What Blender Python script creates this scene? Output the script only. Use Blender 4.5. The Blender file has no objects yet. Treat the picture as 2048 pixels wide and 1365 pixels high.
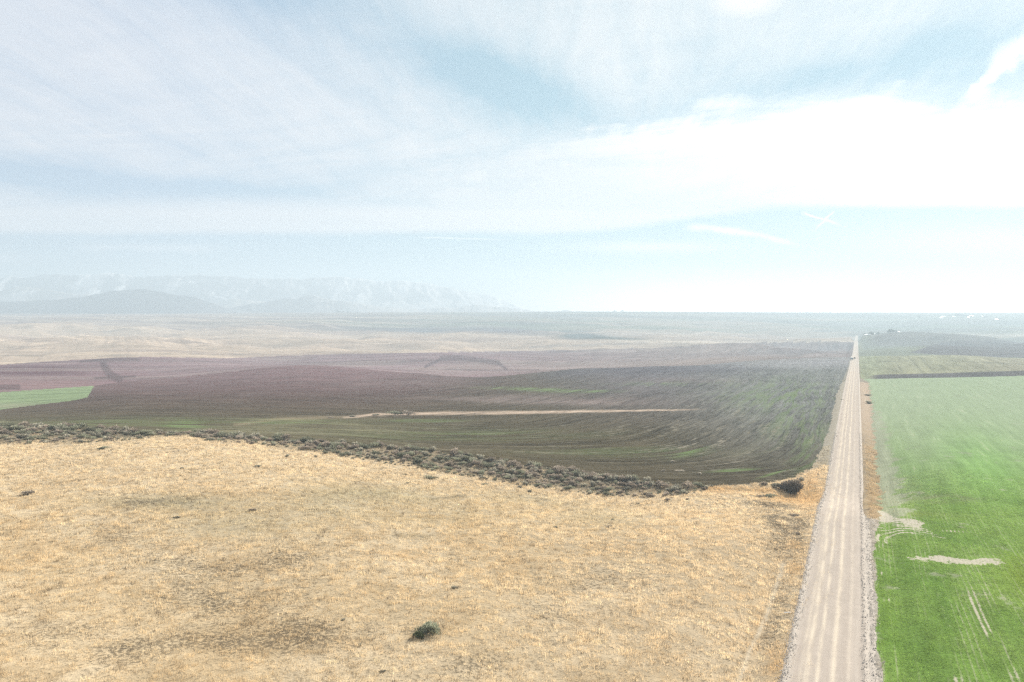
import bpy, math, random
import numpy as np
from mathutils import Vector, Matrix
random.seed(7)
rng = np.random.default_rng(7)
C = bpy.context.scene.collection
scene = bpy.context.scene

# ------------------------------------------------------------------ camera
F, CX, CY, EYE = 2048*28/36, 1024.0, 682.5, 620.0     # focal length and eye level in photo pixels
PITCH = math.atan((CY-EYE)/F)
CAMZ = 35.0                                            # drone height above the near end of the road
cam = bpy.data.cameras.new('camera'); cam.lens = 28; cam.sensor_width = 36
cam.clip_start = 1; cam.clip_end = 60000
camo = bpy.data.objects.new('camera', cam); C.objects.link(camo)
camo.location = (0, 0, CAMZ); camo.rotation_euler = (math.pi/2-PITCH, 0, 0)
scene.camera = camo
scene.view_settings.view_transform = 'Standard'; scene.view_settings.look = 'None'
scene.view_settings.exposure = 1.6; scene.view_settings.gamma = 1.0
try:
    scene.cycles.use_denoising = False; scene.cycles.use_adaptive_sampling = False; scene.cycles.filter_width = 1.3
    scene.cycles.volume_bounces = 1; scene.cycles.max_bounces = 5
    scene.cycles.diffuse_bounces = 3; scene.cycles.transmission_bounces = 3
except Exception: pass

# ------------------------------------------------------------------ node helpers
class E:
    """a float socket with arithmetic"""
    def __init__(s, nt, k): s.nt, s.k = nt, k
    def op(s, o, *a, clamp=False):
        n = s.nt.nodes.new('ShaderNodeMath'); n.operation = o; n.use_clamp = clamp
        for i, v in enumerate((s,)+a):
            if isinstance(v, E): s.nt.links.new(v.k, n.inputs[i])
            else: n.inputs[i].default_value = v
        return E(s.nt, n.outputs[0])
    def __add__(s, o): return s.op('ADD', o)
    __radd__ = __add__
    def __mul__(s, o): return s.op('MULTIPLY', o)
    __rmul__ = __mul__
    def __sub__(s, o): return s.op('SUBTRACT', o)
    def __rsub__(s, o): return (s*-1.0)+o
    def __truediv__(s, o): return s.op('DIVIDE', o)
    def max(s, o): return s.op('MAXIMUM', o)
    def min(s, o): return s.op('MINIMUM', o)
    def clamp(s): return s.op('ADD', 0.0, clamp=True)
    def abs(s): return s.op('ABSOLUTE')
    def sin(s): return s.op('SINE')
    def pow(s, o): return s.op('POWER', o)
    def exp(s): return s.op('EXPONENT')
    def ss(s, a, b, lo=0.0, hi=1.0):
        n = s.nt.nodes.new('ShaderNodeMapRange'); n.interpolation_type = 'SMOOTHSTEP'
        if isinstance(a, E): s.nt.links.new(a.k, n.inputs[1])
        else: n.inputs[1].default_value = a
        if isinstance(b, E): s.nt.links.new(b.k, n.inputs[2])
        else: n.inputs[2].default_value = b
        n.inputs[3].default_value = lo; n.inputs[4].default_value = hi
        s.nt.links.new(s.k, n.inputs[0]); return E(s.nt, n.outputs[0])
def comb(nt, *v):
    n = nt.nodes.new('ShaderNodeCombineXYZ')
    for i, x in enumerate(v):
        if isinstance(x, E): nt.links.new(x.k, n.inputs[i])
        else: n.inputs[i].default_value = x
    return n.outputs[0]
def sep(nt, k):
    n = nt.nodes.new('ShaderNodeSeparateXYZ'); nt.links.new(k, n.inputs[0])
    return [E(nt, o) for o in n.outputs]
def noise(nt, vec, scale, detail=3, rough=0.55, dist=0.0):
    n = nt.nodes.new('ShaderNodeTexNoise'); nt.links.new(vec, n.inputs['Vector'])
    n.inputs['Scale'].default_value = scale; n.inputs['Detail'].default_value = detail
    n.inputs['Roughness'].default_value = rough; n.inputs['Distortion'].default_value = dist
    return E(nt, n.outputs['Fac'])
def rgb(nt, c):
    n = nt.nodes.new('ShaderNodeRGB'); n.outputs[0].default_value = (*c, 1); return n.outputs[0]
def mix(nt, f, a, b, mode='MIX'):
    n = nt.nodes.new('ShaderNodeMix'); n.data_type = 'RGBA'; n.blend_type = mode
    if isinstance(f, E): nt.links.new(f.k, n.inputs[0])
    else: n.inputs[0].default_value = f
    for v, i in ((a, 6), (b, 7)):
        if isinstance(v, (tuple, list)): n.inputs[i].default_value = (*v, 1)
        else: nt.links.new(v, n.inputs[i])
    return n.outputs[2]
def scale_col(nt, col, f):
    n = nt.nodes.new('ShaderNodeVectorMath'); n.operation = 'SCALE'
    nt.links.new(col, n.inputs[0])
    if isinstance(f, E): nt.links.new(f.k, n.inputs[3])
    else: n.inputs[3].default_value = f
    return n.outputs[0]
def attr(nt, name, fac=True):
    n = nt.nodes.new('ShaderNodeAttribute'); n.attribute_name = name
    return E(nt, n.outputs['Fac']) if fac else n.outputs['Color']

# ------------------------------------------------------------------ sun and sky
SUN_AZ, SUN_EL = math.radians(42), math.radians(29)
SUN = Vector((math.sin(SUN_AZ)*math.cos(SUN_EL), math.cos(SUN_AZ)*math.cos(SUN_EL), math.sin(SUN_EL)))
sl = bpy.data.lights.new('sun', 'SUN'); sl.energy = 5.0; sl.angle = math.radians(0.5); sl.color = (1.0, 0.95, 0.87)
so = bpy.data.objects.new('sun', sl); C.objects.link(so); so.location = (0, 0, 300)
so.rotation_euler = SUN.to_track_quat('Z', 'Y').to_euler()

world = bpy.data.worlds.new('World'); scene.world = world; world.use_nodes = True
nt = world.node_tree; nt.nodes.clear()
sky = nt.nodes.new('ShaderNodeTexSky'); sky.sky_type = 'NISHITA'; sky.sun_disc = False
sky.sun_elevation = SUN_EL; sky.sun_rotation = SUN_AZ; sky.altitude = 1500; sky.dust_density = 1.0; sky.ozone_density = 1.0
tc = nt.nodes.new('ShaderNodeTexCoord')
dx, dy, dz = sep(nt, tc.outputs['Generated'])
yy = dy.max(0.06); U = dx/yy; V = dz/yy
q = dz.max(0.0)+0.10
wx, wy = dx/q, dy/q                                   # a flat cloud layer overhead
ca, sa = math.cos(0.10), math.sin(0.10)
r1, r2 = wx*ca-wy*sa, wy*ca+wx*sa             # across and along the cirrus streaks
streak = noise(nt, comb(nt, r1*1.7, r2*0.26, 0.0), 1.9, 7, 0.64, 0.7)
fine = noise(nt, comb(nt, r1*2.8, r2*0.7, 3.0), 3.4, 7, 0.68, 1.0)
soft = noise(nt, comb(nt, U*2.0, V*5.0, 1.0), 1.9, 4, 0.55, 0.6)
ragg = noise(nt, comb(nt, U*3.0, V*14.0, 5.0), 2.2, 5, 0.6, 0.4)
hwisp = noise(nt, comb(nt, U*1.3+V*0.8, V*9.0-U*0.9, 7.0), 2.6, 7, 0.66, 0.9)
puff = noise(nt, comb(nt, U*1.0, V*1.0, 9.0), 26.0, 4, 0.6)
def G(cu, cv, su, sv, ang=0.0):
    c, s = math.cos(ang), math.sin(ang)
    a = ((U-cu)*c+(V-cv)*s)*(1/su); b = ((V-cv)*c-(U-cu)*s)*(1/sv)
    return ((a*a+b*b)*-1.0).exp()
def ell(cu, cv, ru, rv, w, ang=0.0):
    c, s = math.cos(ang), math.sin(ang)
    a = ((U-cu)*c+(V-cv)*s)*(1/ru); b = ((V-cv)*c-(U-cu)*s)*(1/rv)
    d = (a*a+b*b)+w
    return d.ss(0.40, 1.45, 1.0, 0.0)
def ray(u0, v0, u1, v1, w0, w1):
    """a tapering trail between two directions"""
    L = math.hypot(u1-u0, v1-v0); c, s = (u1-u0)/L, (v1-v0)/L
    a = ((U-u0)*c+(V-v0)*s)*(1/L); b = ((V-v0)*c-(U-u0)*s)+(puff-0.5)*(w0+w1)*0.9+(ragg-0.5)*0.012
    w = a.clamp()*(w1-w0)+w0
    return ((b/w).abs().ss(0.0, 1.1, 1.0, 0.0))*a.ss(-0.05, 0.18)*a.ss(0.70, 1.05, 1.0, 0.0)*(puff*1.1+0.25).min(1.0)
Vb = U.ss(0.05, 0.36, 0.0955, 0.1275)+(ragg-0.5)*0.012
deck = V.ss(Vb-0.006, Vb+0.007)
band = V.ss(0.118, 0.150, 1.0, 0.0).max(0.0)
big = ell(0.57, 0.195, 0.44, 0.078, (soft-0.5)*1.5+(ragg-0.5)*0.9+(streak-0.5)*1.6+(hwisp-0.5)*1.2, 0.0)
big2 = ell(0.22, 0.165, 0.34, 0.075, (soft-0.5)*1.6+(ragg-0.5)*1.1+(hwisp-0.5)*2.6+(fine-0.5)*1.2, 0.10)
hole = G(0.01, 0.275, 0.13, 0.034, -0.35)*0.75+G(-0.17, 0.345, 0.20, 0.055, -0.45)*0.42+G(-0.58, 0.165, 0.16, 0.026, -0.12)*0.85\
     + G(-0.36, 0.150, 0.16, 0.013, -0.05)*0.5+G(0.36, 0.282, 0.16, 0.026, 0.22)*0.45+G(0.52, 0.33, 0.2, 0.05, 0.3)*0.25+G(-0.30, 0.40, 0.18, 0.05, 0.0)*0.3+G(0.60, 0.305, 0.13, 0.06, 0.5)*0.55+G(0.5, 0.105, 0.3, 0.02)*0.3
lowv = V.ss(0.14, 0.30, 1.0, 0.25)
veil = (streak-0.5)*(1.25-lowv*0.75)+(fine-0.5)*0.6+(hwisp-0.5)*lowv*1.5+0.66-hole
upper = veil.max(band*(ragg*0.5+0.72)).max(big).max(big2*0.85).max(G(0.29, 0.385, 0.07, 0.035, 0.1)*1.1)
wisp = ray(0.215, 0.1030, 0.300, 0.097, 0.0075, 0.0060).max(ray(0.27, 0.100, 0.365, 0.080, 0.0065, 0.0035)).max(ray(0.36, 0.122, 0.415, 0.104, 0.0022, 0.0042)).max(ray(0.404, 0.124, 0.375, 0.099, 0.0020, 0.0028))
wisp = wisp.max(ray(-0.55, 0.0785, -0.34, 0.076, 0.008, 0.008)*0.45).max(ray(-0.12, 0.092, 0.0, 0.087, 0.002, 0.0015)*0.7).max(G(0.17, 0.078, 0.1, 0.008, 0.0)*0.6)
wisp = wisp.max(G(-0.66, 0.064, 0.06, 0.007, 0.0)*0.5).max(V.ss(0.04, 0.09, 0.4, 0.0)*(ragg*1.2+0.2)*U.ss(0.1, 0.6)).max(G(0.6, 0.085, 0.16, 0.02, 0.0)*0.5)
trail = ray(0.552, 0.250, 0.72, 0.41, 0.006, 0.046)
dens = (upper*deck).max(wisp).max(trail).clamp()
# brightness of the cloud sheet rises towards the sun
cs = dx*SUN.x+dy*SUN.y+dz*SUN.z
glow = cs.max(0.0).pow(5.0)
cloudc = mix(nt, U.ss(-0.6, 0.25), (0.365, 0.366, 0.388), (0.40, 0.40, 0.40))
cloudc = scale_col(nt, cloudc, glow*0.10+0.88+big*deck*0.25+trail*0.455+wisp*0.5)
skyc = scale_col(nt, mix(nt, 0.90, sky.outputs[0], mix(nt, U.ss(-0.5, 0.1), (1.55, 1.98, 2.55), (1.22, 1.98, 2.24))), 0.1)
skyc = mix(nt, V.ss(0.0, 0.06, 0.95, 0.0), skyc, mix(nt, U.ss(-0.15, 0.40), (0.34, 0.38, 0.37), (2.1, 1.75, 1.55)))
bg = nt.nodes.new('ShaderNodeBackground'); bg.inputs[1].default_value = 0.84
nt.links.new(mix(nt, dens, skyc, cloudc), bg.inputs[0])
wo = nt.nodes.new('ShaderNodeOutputWorld'); nt.links.new(bg.outputs[0], wo.inputs[0])

# ------------------------------------------------------------------ numpy noise
def _hash(ix, iy, seed):
    h = (ix.astype(np.int64)*374761393+iy.astype(np.int64)*668265263+seed*974634777) & 0x7fffffff
    h = ((h ^ (h >> 13))*1274126177) & 0x7fffffff
    return ((h ^ (h >> 16)) & 0xffff)/65535.0
def vnoise(x, y, seed=0):
    ix, iy = np.floor(x), np.floor(y); fx, fy = x-ix, y-iy
    ix, iy = ix.astype(np.int64), iy.astype(np.int64)
    sx, sy = fx*fx*fx*(fx*(fx*6-15)+10), fy*fy*fy*(fy*(fy*6-15)+10)
    a, b = _hash(ix, iy, seed), _hash(ix+1, iy, seed); c, d = _hash(ix, iy+1, seed), _hash(ix+1, iy+1, seed)
    return (a+(b-a)*sx)*(1-sy)+(c+(d-c)*sx)*sy
def fbm(x, y, s, seed=0, o=4):
    v, a, t = 0, 1.0, 0
    for k in range(o):
        c, sn = math.cos(0.7*k), math.sin(0.7*k)
        v = v+a*vnoise((x*c-y*sn)/s+17.3*k, (x*sn+y*c)/s-9.1*k, seed+k); t += a; a *= 0.5; s *= 0.5
    return v/t-0.5                                     # about -0.5 .. 0.5
def sst(a, b, x):
    t = np.clip((x-a)/(b-a), 0, 1); return t*t*(3-2*t)
def pchip(xk, yk, x):
    xk, yk = np.asarray(xk, float), np.asarray(yk, float)
    h = np.diff(xk); d = np.diff(yk)/h; m = np.zeros_like(xk)
    for i in range(1, len(xk)-1):
        if d[i-1]*d[i] > 0:
            w1, w2 = 2*h[i]+h[i-1], h[i]+2*h[i-1]; m[i] = (w1+w2)/(w1/d[i-1]+w2/d[i])
    m[0], m[-1] = d[0], d[-1]
    i = np.clip(np.searchsorted(xk, x)-1, 0, len(h)-1); t = (x-xk[i])/h[i]
    t2, t3 = t*t, t*t*t
    return (2*t3-3*t2+1)*yk[i]+(t3-2*t2+t)*h[i]*m[i]+(-2*t3+3*t2)*yk[i+1]+(t3-t2)*h[i]*m[i+1]

# ------------------------------------------------------------------ terrain heights
cp, sp = math.cos(PITCH), math.sin(PITCH)
def slope(py):
    b = -(np.asarray(py, float)-CY)/F; return (-sp+b*cp)/(cp+b*sp)
def ucol(px, py):
    b = -(np.asarray(py, float)-CY)/F; return (np.asarray(px, float)-CX)/F/(cp+b*sp)
def project(x, y, z):
    zc = z-CAMZ; f = y*cp-zc*sp; up = y*sp+zc*cp
    return CX+F*x/f, CY-F*up/f
# for each bearing, (row of the photo at which the ground shows, its distance in metres)
COLS = [
 (0,   [(1365,66),(1200,85),(1000,128),(885,180),(858,205),(850,300),(820,420),(780,560),(735,900),(725,1050),(700,1400),(665,1900),(655,2300),(650,2700),(640,3600),(633,5400),(628,8800)]),
 (300, [(1365,67),(1200,86),(1000,128),(886,178),(868,196),(860,270),(800,420),(770,600),(740,850),(715,1080),(708,1200),(678,1700),(662,2250),(650,2900),(640,3800),(632,5600),(628,8800)]),
 (600, [(1365,68),(1200,87),(1000,130),(905,178),(884,196),(862,270),(830,330),(790,440),(760,580),(731,760),(728,1010),(710,1350),(690,1700),(668,2300),(656,2900),(645,3800),(635,5200),(626,8800)]),
 (900, [(1365,70),(1200,89),(1100,108),(940,174),(910,192),(900,222),(830,340),(800,430),(770,560),(755,660),(740,850),(728,1000),(710,1180),(704,1500),(678,2050),(664,2550),(655,3400),(640,4700),(625,8800)]),
 (1200,[(1365,72),(1200,92),(1100,112),(985,162),(958,176),(950,190),(860,270),(800,400),(770,520),(737,730),(732,950),(708,1250),(690,1600),(679,1950),(668,2700),(655,3600),(640,5000),(624,8800)]),
 (1500,[(1365,73),(1200,94),(1100,114),(1000,155),(968,170),(950,187),(860,270),(800,385),(760,520),(727,780),(716,900),(711,1150),(690,1500),(685,2150),(670,2900),(655,4000),(640,5500),(626,8800)]),
 (1690,[(1365,74.4),(1200,97),(1040,135),(980,175),(840,292),(760,497),(735,690),(716,900),(710.5,1130),(685,1850),(681,2400),(660,4000),(645,5500),(627,8800)]),
 (1750,[(1365,74.4),(1200,97),(1040,135),(980,175),(840,296),(760,497),(735,690),(713,880),(709,1100),(680,1780),(678,2400),(660,4000),(645,5500),(627,8800)]),
 (1900,[(1365,74.4),(1200,97),(1040,137),(1000,151),(900,210),(800,360),(757,500),(747,560),(710,850),(706,1060),(679,1500),(673,2500),(655,4000),(640,5500),(628,8800)]),
 (2048,[(1365,74.4),(1200,97),(1040,138),(900,214),(800,366),(753,510),(740,590),(714,860),(711,1050),(685,1480),(680,2200),(665,3000),(655,4000),(640,5500),(628,8800)]),
]
def rm(Y):                                              # far distances drawn in
    Y = np.asarray(Y, float); return np.where(Y > 2300, 2300+(Y-2300)*0.354, Y)
COLS = [(px, [(py, float(rm(Y))) for py, Y in kn]) for px, kn in COLS]
us = np.concatenate([np.linspace(-1.15, -0.68, 70, endpoint=False), np.arange(-0.68, 0.68, 0.00125), np.linspace(0.68, 1.15, 71)])
Ys = [45.0]
while Ys[-1] < 7500:
    y = Ys[-1]
    Ys.append(y+(max(0.12, min(y*y*1.25/(40*F), 0.011*y)) if y > 66 else 0.5))
Ys = np.array(Ys); NU, NY = len(us), len(Ys); LY = np.log(Ys)
prof = []
for px, kn in COLS:
    Y = np.array([k[1] for k in kn], float); Z = CAMZ+slope([k[0] for k in kn])*Y
    L = np.log(np.concatenate([[40], Y, [7800]])); Zk = np.concatenate([[Z[0]-0.3], Z, [Z[-1]-6]])
    prof.append(pchip(L, Zk, LY))
prof = np.array(prof)
pu = np.array([(c[0]-CX)/F for c in COLS])
pu = np.concatenate([[pu[0]-0.7, pu[0]-0.3], pu, [pu[-1]+0.3, pu[-1]+0.7]])
prof = np.concatenate([[prof[0], prof[0]], prof, [prof[-1], prof[-1]]])
def catmull(xk, yk, x):
    """smooth blend between the bearings"""
    m = np.zeros_like(yk); m[1:-1] = (yk[2:]-yk[:-2])/(xk[2:]-xk[:-2])[:, None]
    i = np.clip(np.searchsorted(xk, x)-1, 0, len(xk)-2); h = (xk[i+1]-xk[i])[:, None]; t = ((x-xk[i])/(xk[i+1]-xk[i]))[:, None]
    t2, t3 = t*t, t**3
    return (2*t3-3*t2+1)*yk[i]+(t3-2*t2+t)*h*m[i]*0.7+(-2*t3+3*t2)*yk[i+1]+(t3-t2)*h*m[i+1]*0.7
Z0 = catmull(pu, prof, us)                              # NU x NY
XX = us[:, None]*Ys[None, :]; YY = np.broadcast_to(Ys[None, :], (NU, NY)).copy(); YV = np.where(YY > 2300, 2300+(YY-2300)/0.354, YY)
# the road runs dead straight: X = RA*Y - RB
RA, RB = 0.4338, 2.4; RC = 1/math.sqrt(1+RA*RA)
TT = (XX-RA*YY+RB)*RC                                   # metres to the right of the road centre
def lookup(G_, u, Y):
    fu = np.interp(u, us, np.arange(NU)); fy = np.interp(np.log(Y), LY, np.arange(NY))
    i = np.clip(fu.astype(int), 0, NU-2); j = np.clip(fy.astype(int), 0, NY-2); a, b = fu-i, fy-j
    return G_[i, j]*(1-a)*(1-b)+G_[i+1, j]*a*(1-b)+G_[i, j+1]*(1-a)*b+G_[i+1, j+1]*a*b
roadY = Ys; roadZ = lookup(Z0, (RA*roadY-RB)/roadY, roadY)
PX, PY = project(XX, YY, Z0)                            # where the smooth ground shows in the photo
near = 1-sst(190, 330, YY)
ZN = Z0 + near*(fbm(XX, YY, 26, 1)*0.9+fbm(XX, YY, 5, 5, 3)*0.22*(1-sst(120, 260, YY)))
midw = sst(240, 420, YY)*(1-sst(3500, 6000, YV))
ZN += midw*fbm(XX, YY, 190, 11)*np.clip(YY*0.007, 1.4, 10)
ZN += sst(1150, 1500, YY)*(1-0.6*sst(2300, 3000, YY))*(1-sst(5000, 8000, YV))*(fbm(XX, YY, 380, 21, 5)*52+np.abs(fbm(XX, YY, 260, 31, 4))*-40+4)
ZN += sst(3000, 5000, YV)*(fbm(XX, YY*0.5, 400, 41)*5)*(1-sst(7000, 8800, YV))
# a hollow of tall orange grass beside the road, and the bank round it
def bump(px, py, rx, ry, amp, ang=0.0):
    c, s = math.cos(ang), math.sin(ang); a = ((PX-px)*c+(PY-py)*s)/rx; b = ((PY-py)*c-(PX-px)*s)/ry
    return amp*np.exp(-(a*a+b*b))
ZN += bump(1585, 985, 45, 13, -1.5)+bump(1560, 1006, 70, 7, 0.7, 0.05)+bump(1625, 992, 22, 22, 0.5)+bump(1470, 978, 80, 8, -0.5)
ww = 1-sst(5.0, 15.0, np.abs(TT))
rz = np.interp(YY, roadY, roadZ)
ZN = ZN*(1-ww)+rz*ww
ZN -= 0.45*np.exp(-((np.abs(TT)-7.2)/1.6)**2)*(1-sst(600, 900, YY))       # ditches
ZN -= 0.30*(1-sst(3.2, 4.3, np.abs(TT)))
ZG = ZN
PX, PY = project(XX, YY, ZG)
def ground(px, py, y0=45, y1=6600):
    y0 = float(rm(y0))
    """the first piece of ground seen along a bearing: (x, y, z)"""
    u = float(ucol(px, py)); s = float(slope(py)); Y = np.exp(np.linspace(math.log(y0), math.log(y1), 6000))
    g = lookup(ZG, np.full_like(Y, u), Y)-(CAMZ+s*Y); k = np.argmax(g >= 0) if (g >= 0).any() else len(Y)-1
    y = Y[k]; return u*y, y, float(lookup(ZG, np.array([u]), np.array([y]))[0])
def zat(x, y): return lookup(ZG, np.asarray(x)/np.asarray(y), np.asarray(y))

# ------------------------------------------------------------------ field boundaries and colours
def inpoly(poly, X=PX, Y=PY):
    r = np.zeros(X.shape, bool); n = len(poly)
    for i in range(n):
        (x0, y0), (x1, y1) = poly[i], poly[(i+1) % n]
        if y0 == y1: continue
        c = ((Y >= y0) != (Y >= y1)) & (X < (x1-x0)*(Y-y0)/(y1-y0)+x0); r ^= c
    return r
def dline(pts, X=PX, Y=PY, ky=1.0):
    d = np.full(X.shape, 1e9)
    for (x0, y0), (x1, y1) in zip(pts[:-1], pts[1:]):
        vx, vy = x1-x0, (y1-y0)*ky; t = np.clip(((X-x0)*vx+(Y-y0)*ky*vy)/(vx*vx+vy*vy), 0, 1)
        d = np.minimum(d, np.hypot(X-x0-t*vx, (Y-y0)*ky-t*vy))
    return d
def blob(px, py, rx, ry, amp=1.0, ang=0.0):
    c, s = math.cos(ang), math.sin(ang); a = ((PX-px)*c+(PY-py)*s)/rx; b = ((PY-py)*c-(PX-px)*s)/ry
    return amp*np.exp(-(a*a+b*b))
def fx(pts, X=PX): return np.interp(X, [p[0] for p in pts], [p[1] for p in pts])
HILL = [(-600,850),(0,853),(150,858),(300,868),(420,866),(520,876),(620,885),(700,890),(800,897),(900,908),(1000,924),(1100,940),(1200,955),(1300,966),(1370,972),(1420,972),(1500,968),(1560,962),(1600,953),(1640,932)]
BELT = [(-600,890),(0,888),(150,886),(250,882),(320,874),(380,873),(420,882),(520,890),(620,903),(700,916),(800,930),(900,946),(1000,963),(1100,978),(1200,990),(1300,996),(1400,985),(1420,975)]
TOPP = [(-600,735),(0,820),(60,812),(150,801),(175,795),(183,780),(190,772),(240,765),(330,757),(450,745),(520,737),(600,731),(700,730),(760,738),(850,748),(900,753),(960,755),(1010,752),(1080,745),(1150,738),(1200,735),(1300,733),(1400,731),(1500,722),(1620,716),(1700,714)]
rag = fbm(XX, YY, 6, 61, 3)
big_ = fbm(XX, YY, 60, 65, 3)
# distance of the ploughed field's own edge, used for its rows
hy = fx(HILL)
left = TT < 0
REG = np.full(XX.shape, 4)                              # far plain
stub = left & (PY > fx([(-600,730),(0,730),(100,723),(230,716),(300,714),(450,717),(600,711),(700,708),(850,706),(1000,703),(1150,700),(1300,697),(1450,686),(1705,684)])) & (YY < 2100)
pale = left & ~stub & (YV < 2900) & (YY > 900)
REG[pale] = 3; REG[stub & (YY > 300)] = 2
pl = left & (PY > fx(TOPP)) & (YY < fx([(-600,900),(0,470),(180,620),(300,700),(600,790),(900,740),(1200,770),(1500,930),(1700,1000)]))
REG[pl] = 1
vl = fx([(-50,0),(45,0)], 0) if False else None
# left verge: widest near the hollow, thin further on
vw = np.interp(YY, [60,150,165,180,200,230,300,380,500,700,1100], [60,40,17,12,8.5,6.5,6.3,7.0,5.6,4.6,4.2])
REG[left & (np.abs(TT)+rag*1.6 < vw) & (YY < 1150)] = 6
hillm = left & (PY > hy+rag*5) & (YY < 235)
REG[hillm] = 0
GREEN = [(-500,800),(0,785),(60,781),(130,776),(188,772),(183,782),(175,795),(150,801),(60,812),(0,820),(-500,860)]
REG[inpoly(GREEN) & (YY > 300) & (YY < 800)] = 7
right = TT >= 0
REG[right] = 4
wheat_top = fx([(1700,759),(1740,758),(1800,757),(1900,756),(2048,752),(2700,740)])
REG[right & (PY > wheat_top) & (YY < 620)] = 5
rw = np.interp(YY, [60,75,95,128,140,165,190,230,300,400,480,520,560,900], [4.8,4.7,4.9,5.2,6.5,7.2,7.2,7.4,8.0,8.8,8.8,6.0,4.6,4.4])+sst(128, 150, YY)*fbm(XX, YY, 3, 159, 3)*3
REG[right & (np.abs(TT)+rag*1.2 < rw) & (YY < 1000)] = 6
crest_r = fx([(1700,722),(1760,712),(1830,705),(1900,708),(2048,713),(2700,722)])
REG[right & (PY <= wheat_top) & (YY < 960) & (YY > 480) & (np.abs(TT) > 4.6)] = 8

# colour of every spot of ground (soil, straw, crop, painted haze and shade)
T = np.zeros(XX.shape+(3,)); M1 = np.zeros(XX.shape); M2 = np.zeros(XX.shape); ROW = TT.copy()
def paint(mask, col):
    mask = np.clip(mask, 0, 1)[..., None]; T[...] = T*(1-mask)+np.array(col)*mask
def nb(scale, seed, lo=-0.12, hi=0.12, o=4): return sst(lo, hi, fbm(XX, YY, scale, seed, o))
def strips(sx, sy, seed, a=0.0):
    c, s = math.cos(a), math.sin(a); return fbm((XX*c+YY*s)/sx*100, (YY*c-XX*s)/sy*100, 100, seed, 4)
# plain
paint(REG == 4, (0.155, 0.15, 0.125))
f1 = strips(900, 160, 71, 0.1); f2 = strips(500, 110, 73, -0.2)
w = (REG == 4)
paint(w*sst(0.02, 0.10, f1)*0.8, (0.30, 0.24, 0.17)); paint(w*sst(0.04, 0.12, f2)*0.7, (0.09, 0.10, 0.08)); paint(w*sst(0.03, 0.1, strips(1200, 130, 77, 0.0))*0.5, (0.13, 0.17, 0.10))
paint(w*(left)*sst(1000, 300, PX)*sst(2400, 3000, YV)*0.75, (0.29, 0.225, 0.205)); paint(w*left*sst(0.02, 0.12, strips(900, 60, 79, 0.15))*sst(1100, 700, PX)*0.6, (0.15, 0.115, 0.12)); paint(w*left*sst(0.04, 0.12, strips(1100, 50, 78, -0.1))*sst(1200, 700, PX)*0.6, (0.42, 0.35, 0.28))
# pale hills
w = (REG == 3)
paint(w, (0.43, 0.335, 0.25))
paint(w*sst(0.01, 0.07, strips(1500, 110, 88, 0.12))*0.55, (0.27, 0.205, 0.175))
paint(w*sst(900, 1300, PX)*0.4, (0.34, 0.29, 0.24))
stri = strips(900, 7, 81, 2.03)*0.9+fbm(XX, YY, 120, 87, 3)*0.5
paint(w*sst(-0.02, 0.14, stri)*sst(900, 300, PX)*sst(655, 675, PY)*0.45, (0.26, 0.20, 0.16)); paint(w*sst(0.0, 0.14, strips(800, 60, 89, 0.1))*0.4, (0.29, 0.225, 0.175))
paint(w*nb(160, 83, 0.0, 0.2)*0.4, (0.31, 0.25, 0.19))
paint(w*np.exp(-(dline([(0,712),(250,711),(300,709),(350,708),(420,710),(560,707)])/2.6)**2)*nb(25, 85, -0.1, 0.2)*0.7, (0.17, 0.14, 0.11))
paint(w*np.exp(-(dline([(1060,696),(1120,692),(1200,689),(1300,685)])/1.5)**2)*0.6, (0.17, 0.17, 0.17))
# far ridges behind the pale hills
paint((YY > 2300)*(YV < 3600)*left*blob(830, 660, 120, 7, 1.2, 0.03)*0.8, (0.10, 0.10, 0.105))
paint((YY > 2000)*left*blob(1000, 662, 110, 6, 1.2, 0.05)*0.8, (0.10, 0.10, 0.11))
paint((YY > 1500)*left*np.clip(blob(1160, 673, 42, 6, 1.5)+blob(1230, 677, 70, 3, 1.0, 0.05), 0, 1), (0.055, 0.07, 0.06))
paint((YY > 1450)*left*sst(1200, 1260, PX)*np.exp(-((PY-fx([(1200,683),(1300,683),(1500,686),(1700,684)]))/2.2)**2), (0.5, 0.42, 0.33))
# lilac-brown stubble in the middle distance
w = (REG == 2)
paint(w, (0.215, 0.145, 0.148))
paint(w*sst(900, 1400, PX)*0.7, (0.225, 0.19, 0.165))
paint(w*sst(500, 150, PX)*0.45, (0.11, 0.05, 0.058))
paint(w*np.clip(sst(250, 60, PX)*blob(60, 741, 260, 10, 1.5), 0, 1)*0.85, (0.075, 0.026, 0.034))
paint(w*sst(230, 150, PX)*sst(754, 758, PY)*0.5, (0.17, 0.105, 0.098))
paint(w*nb(120, 91, 0.0, 0.2)*0.4, (0.12, 0.08, 0.08)); paint(w*sst(0.0, 0.15, strips(700, 40, 95, 0.15))*0.4, (0.26, 0.20, 0.18)); paint(w*sst(0.0, 0.15, strips(400, 30, 97, -0.1))*0.35, (0.11, 0.075, 0.075))
paint(w*nb(200, 93, 0.05, 0.2)*0.3, (0.31, 0.25, 0.21))
dk = np.exp(-(dline([(160,724),(200,721),(275,718)])/np.interp(PX, [150, 200, 280], [1.5, 4.0, 5.0]))**2)+np.exp(-(dline([(207,728),(212,740),(222,750),(238,759)])/np.where(PY < 748, 7.0, 8.5))**4)+np.exp(-(dline([(190,757),(270,753)])/2.2)**4)
dk += np.exp(-(dline([(-400,778),(0,775),(36,774)])/5.5)**4)
paint(w*np.clip(dk*(1+rag*1.2), 0, 1)*0.7, (0.055, 0.03, 0.03))
arch = np.exp(-(dline([(851,734),(862,728),(878,721)])/3.0)**4)+np.exp(-(dline([(884,717),(920,716),(955,720),(995,726)])/(5.5))**4)+np.exp(-(dline([(995,726),(1012,738)])/3.0)**4)
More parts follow.
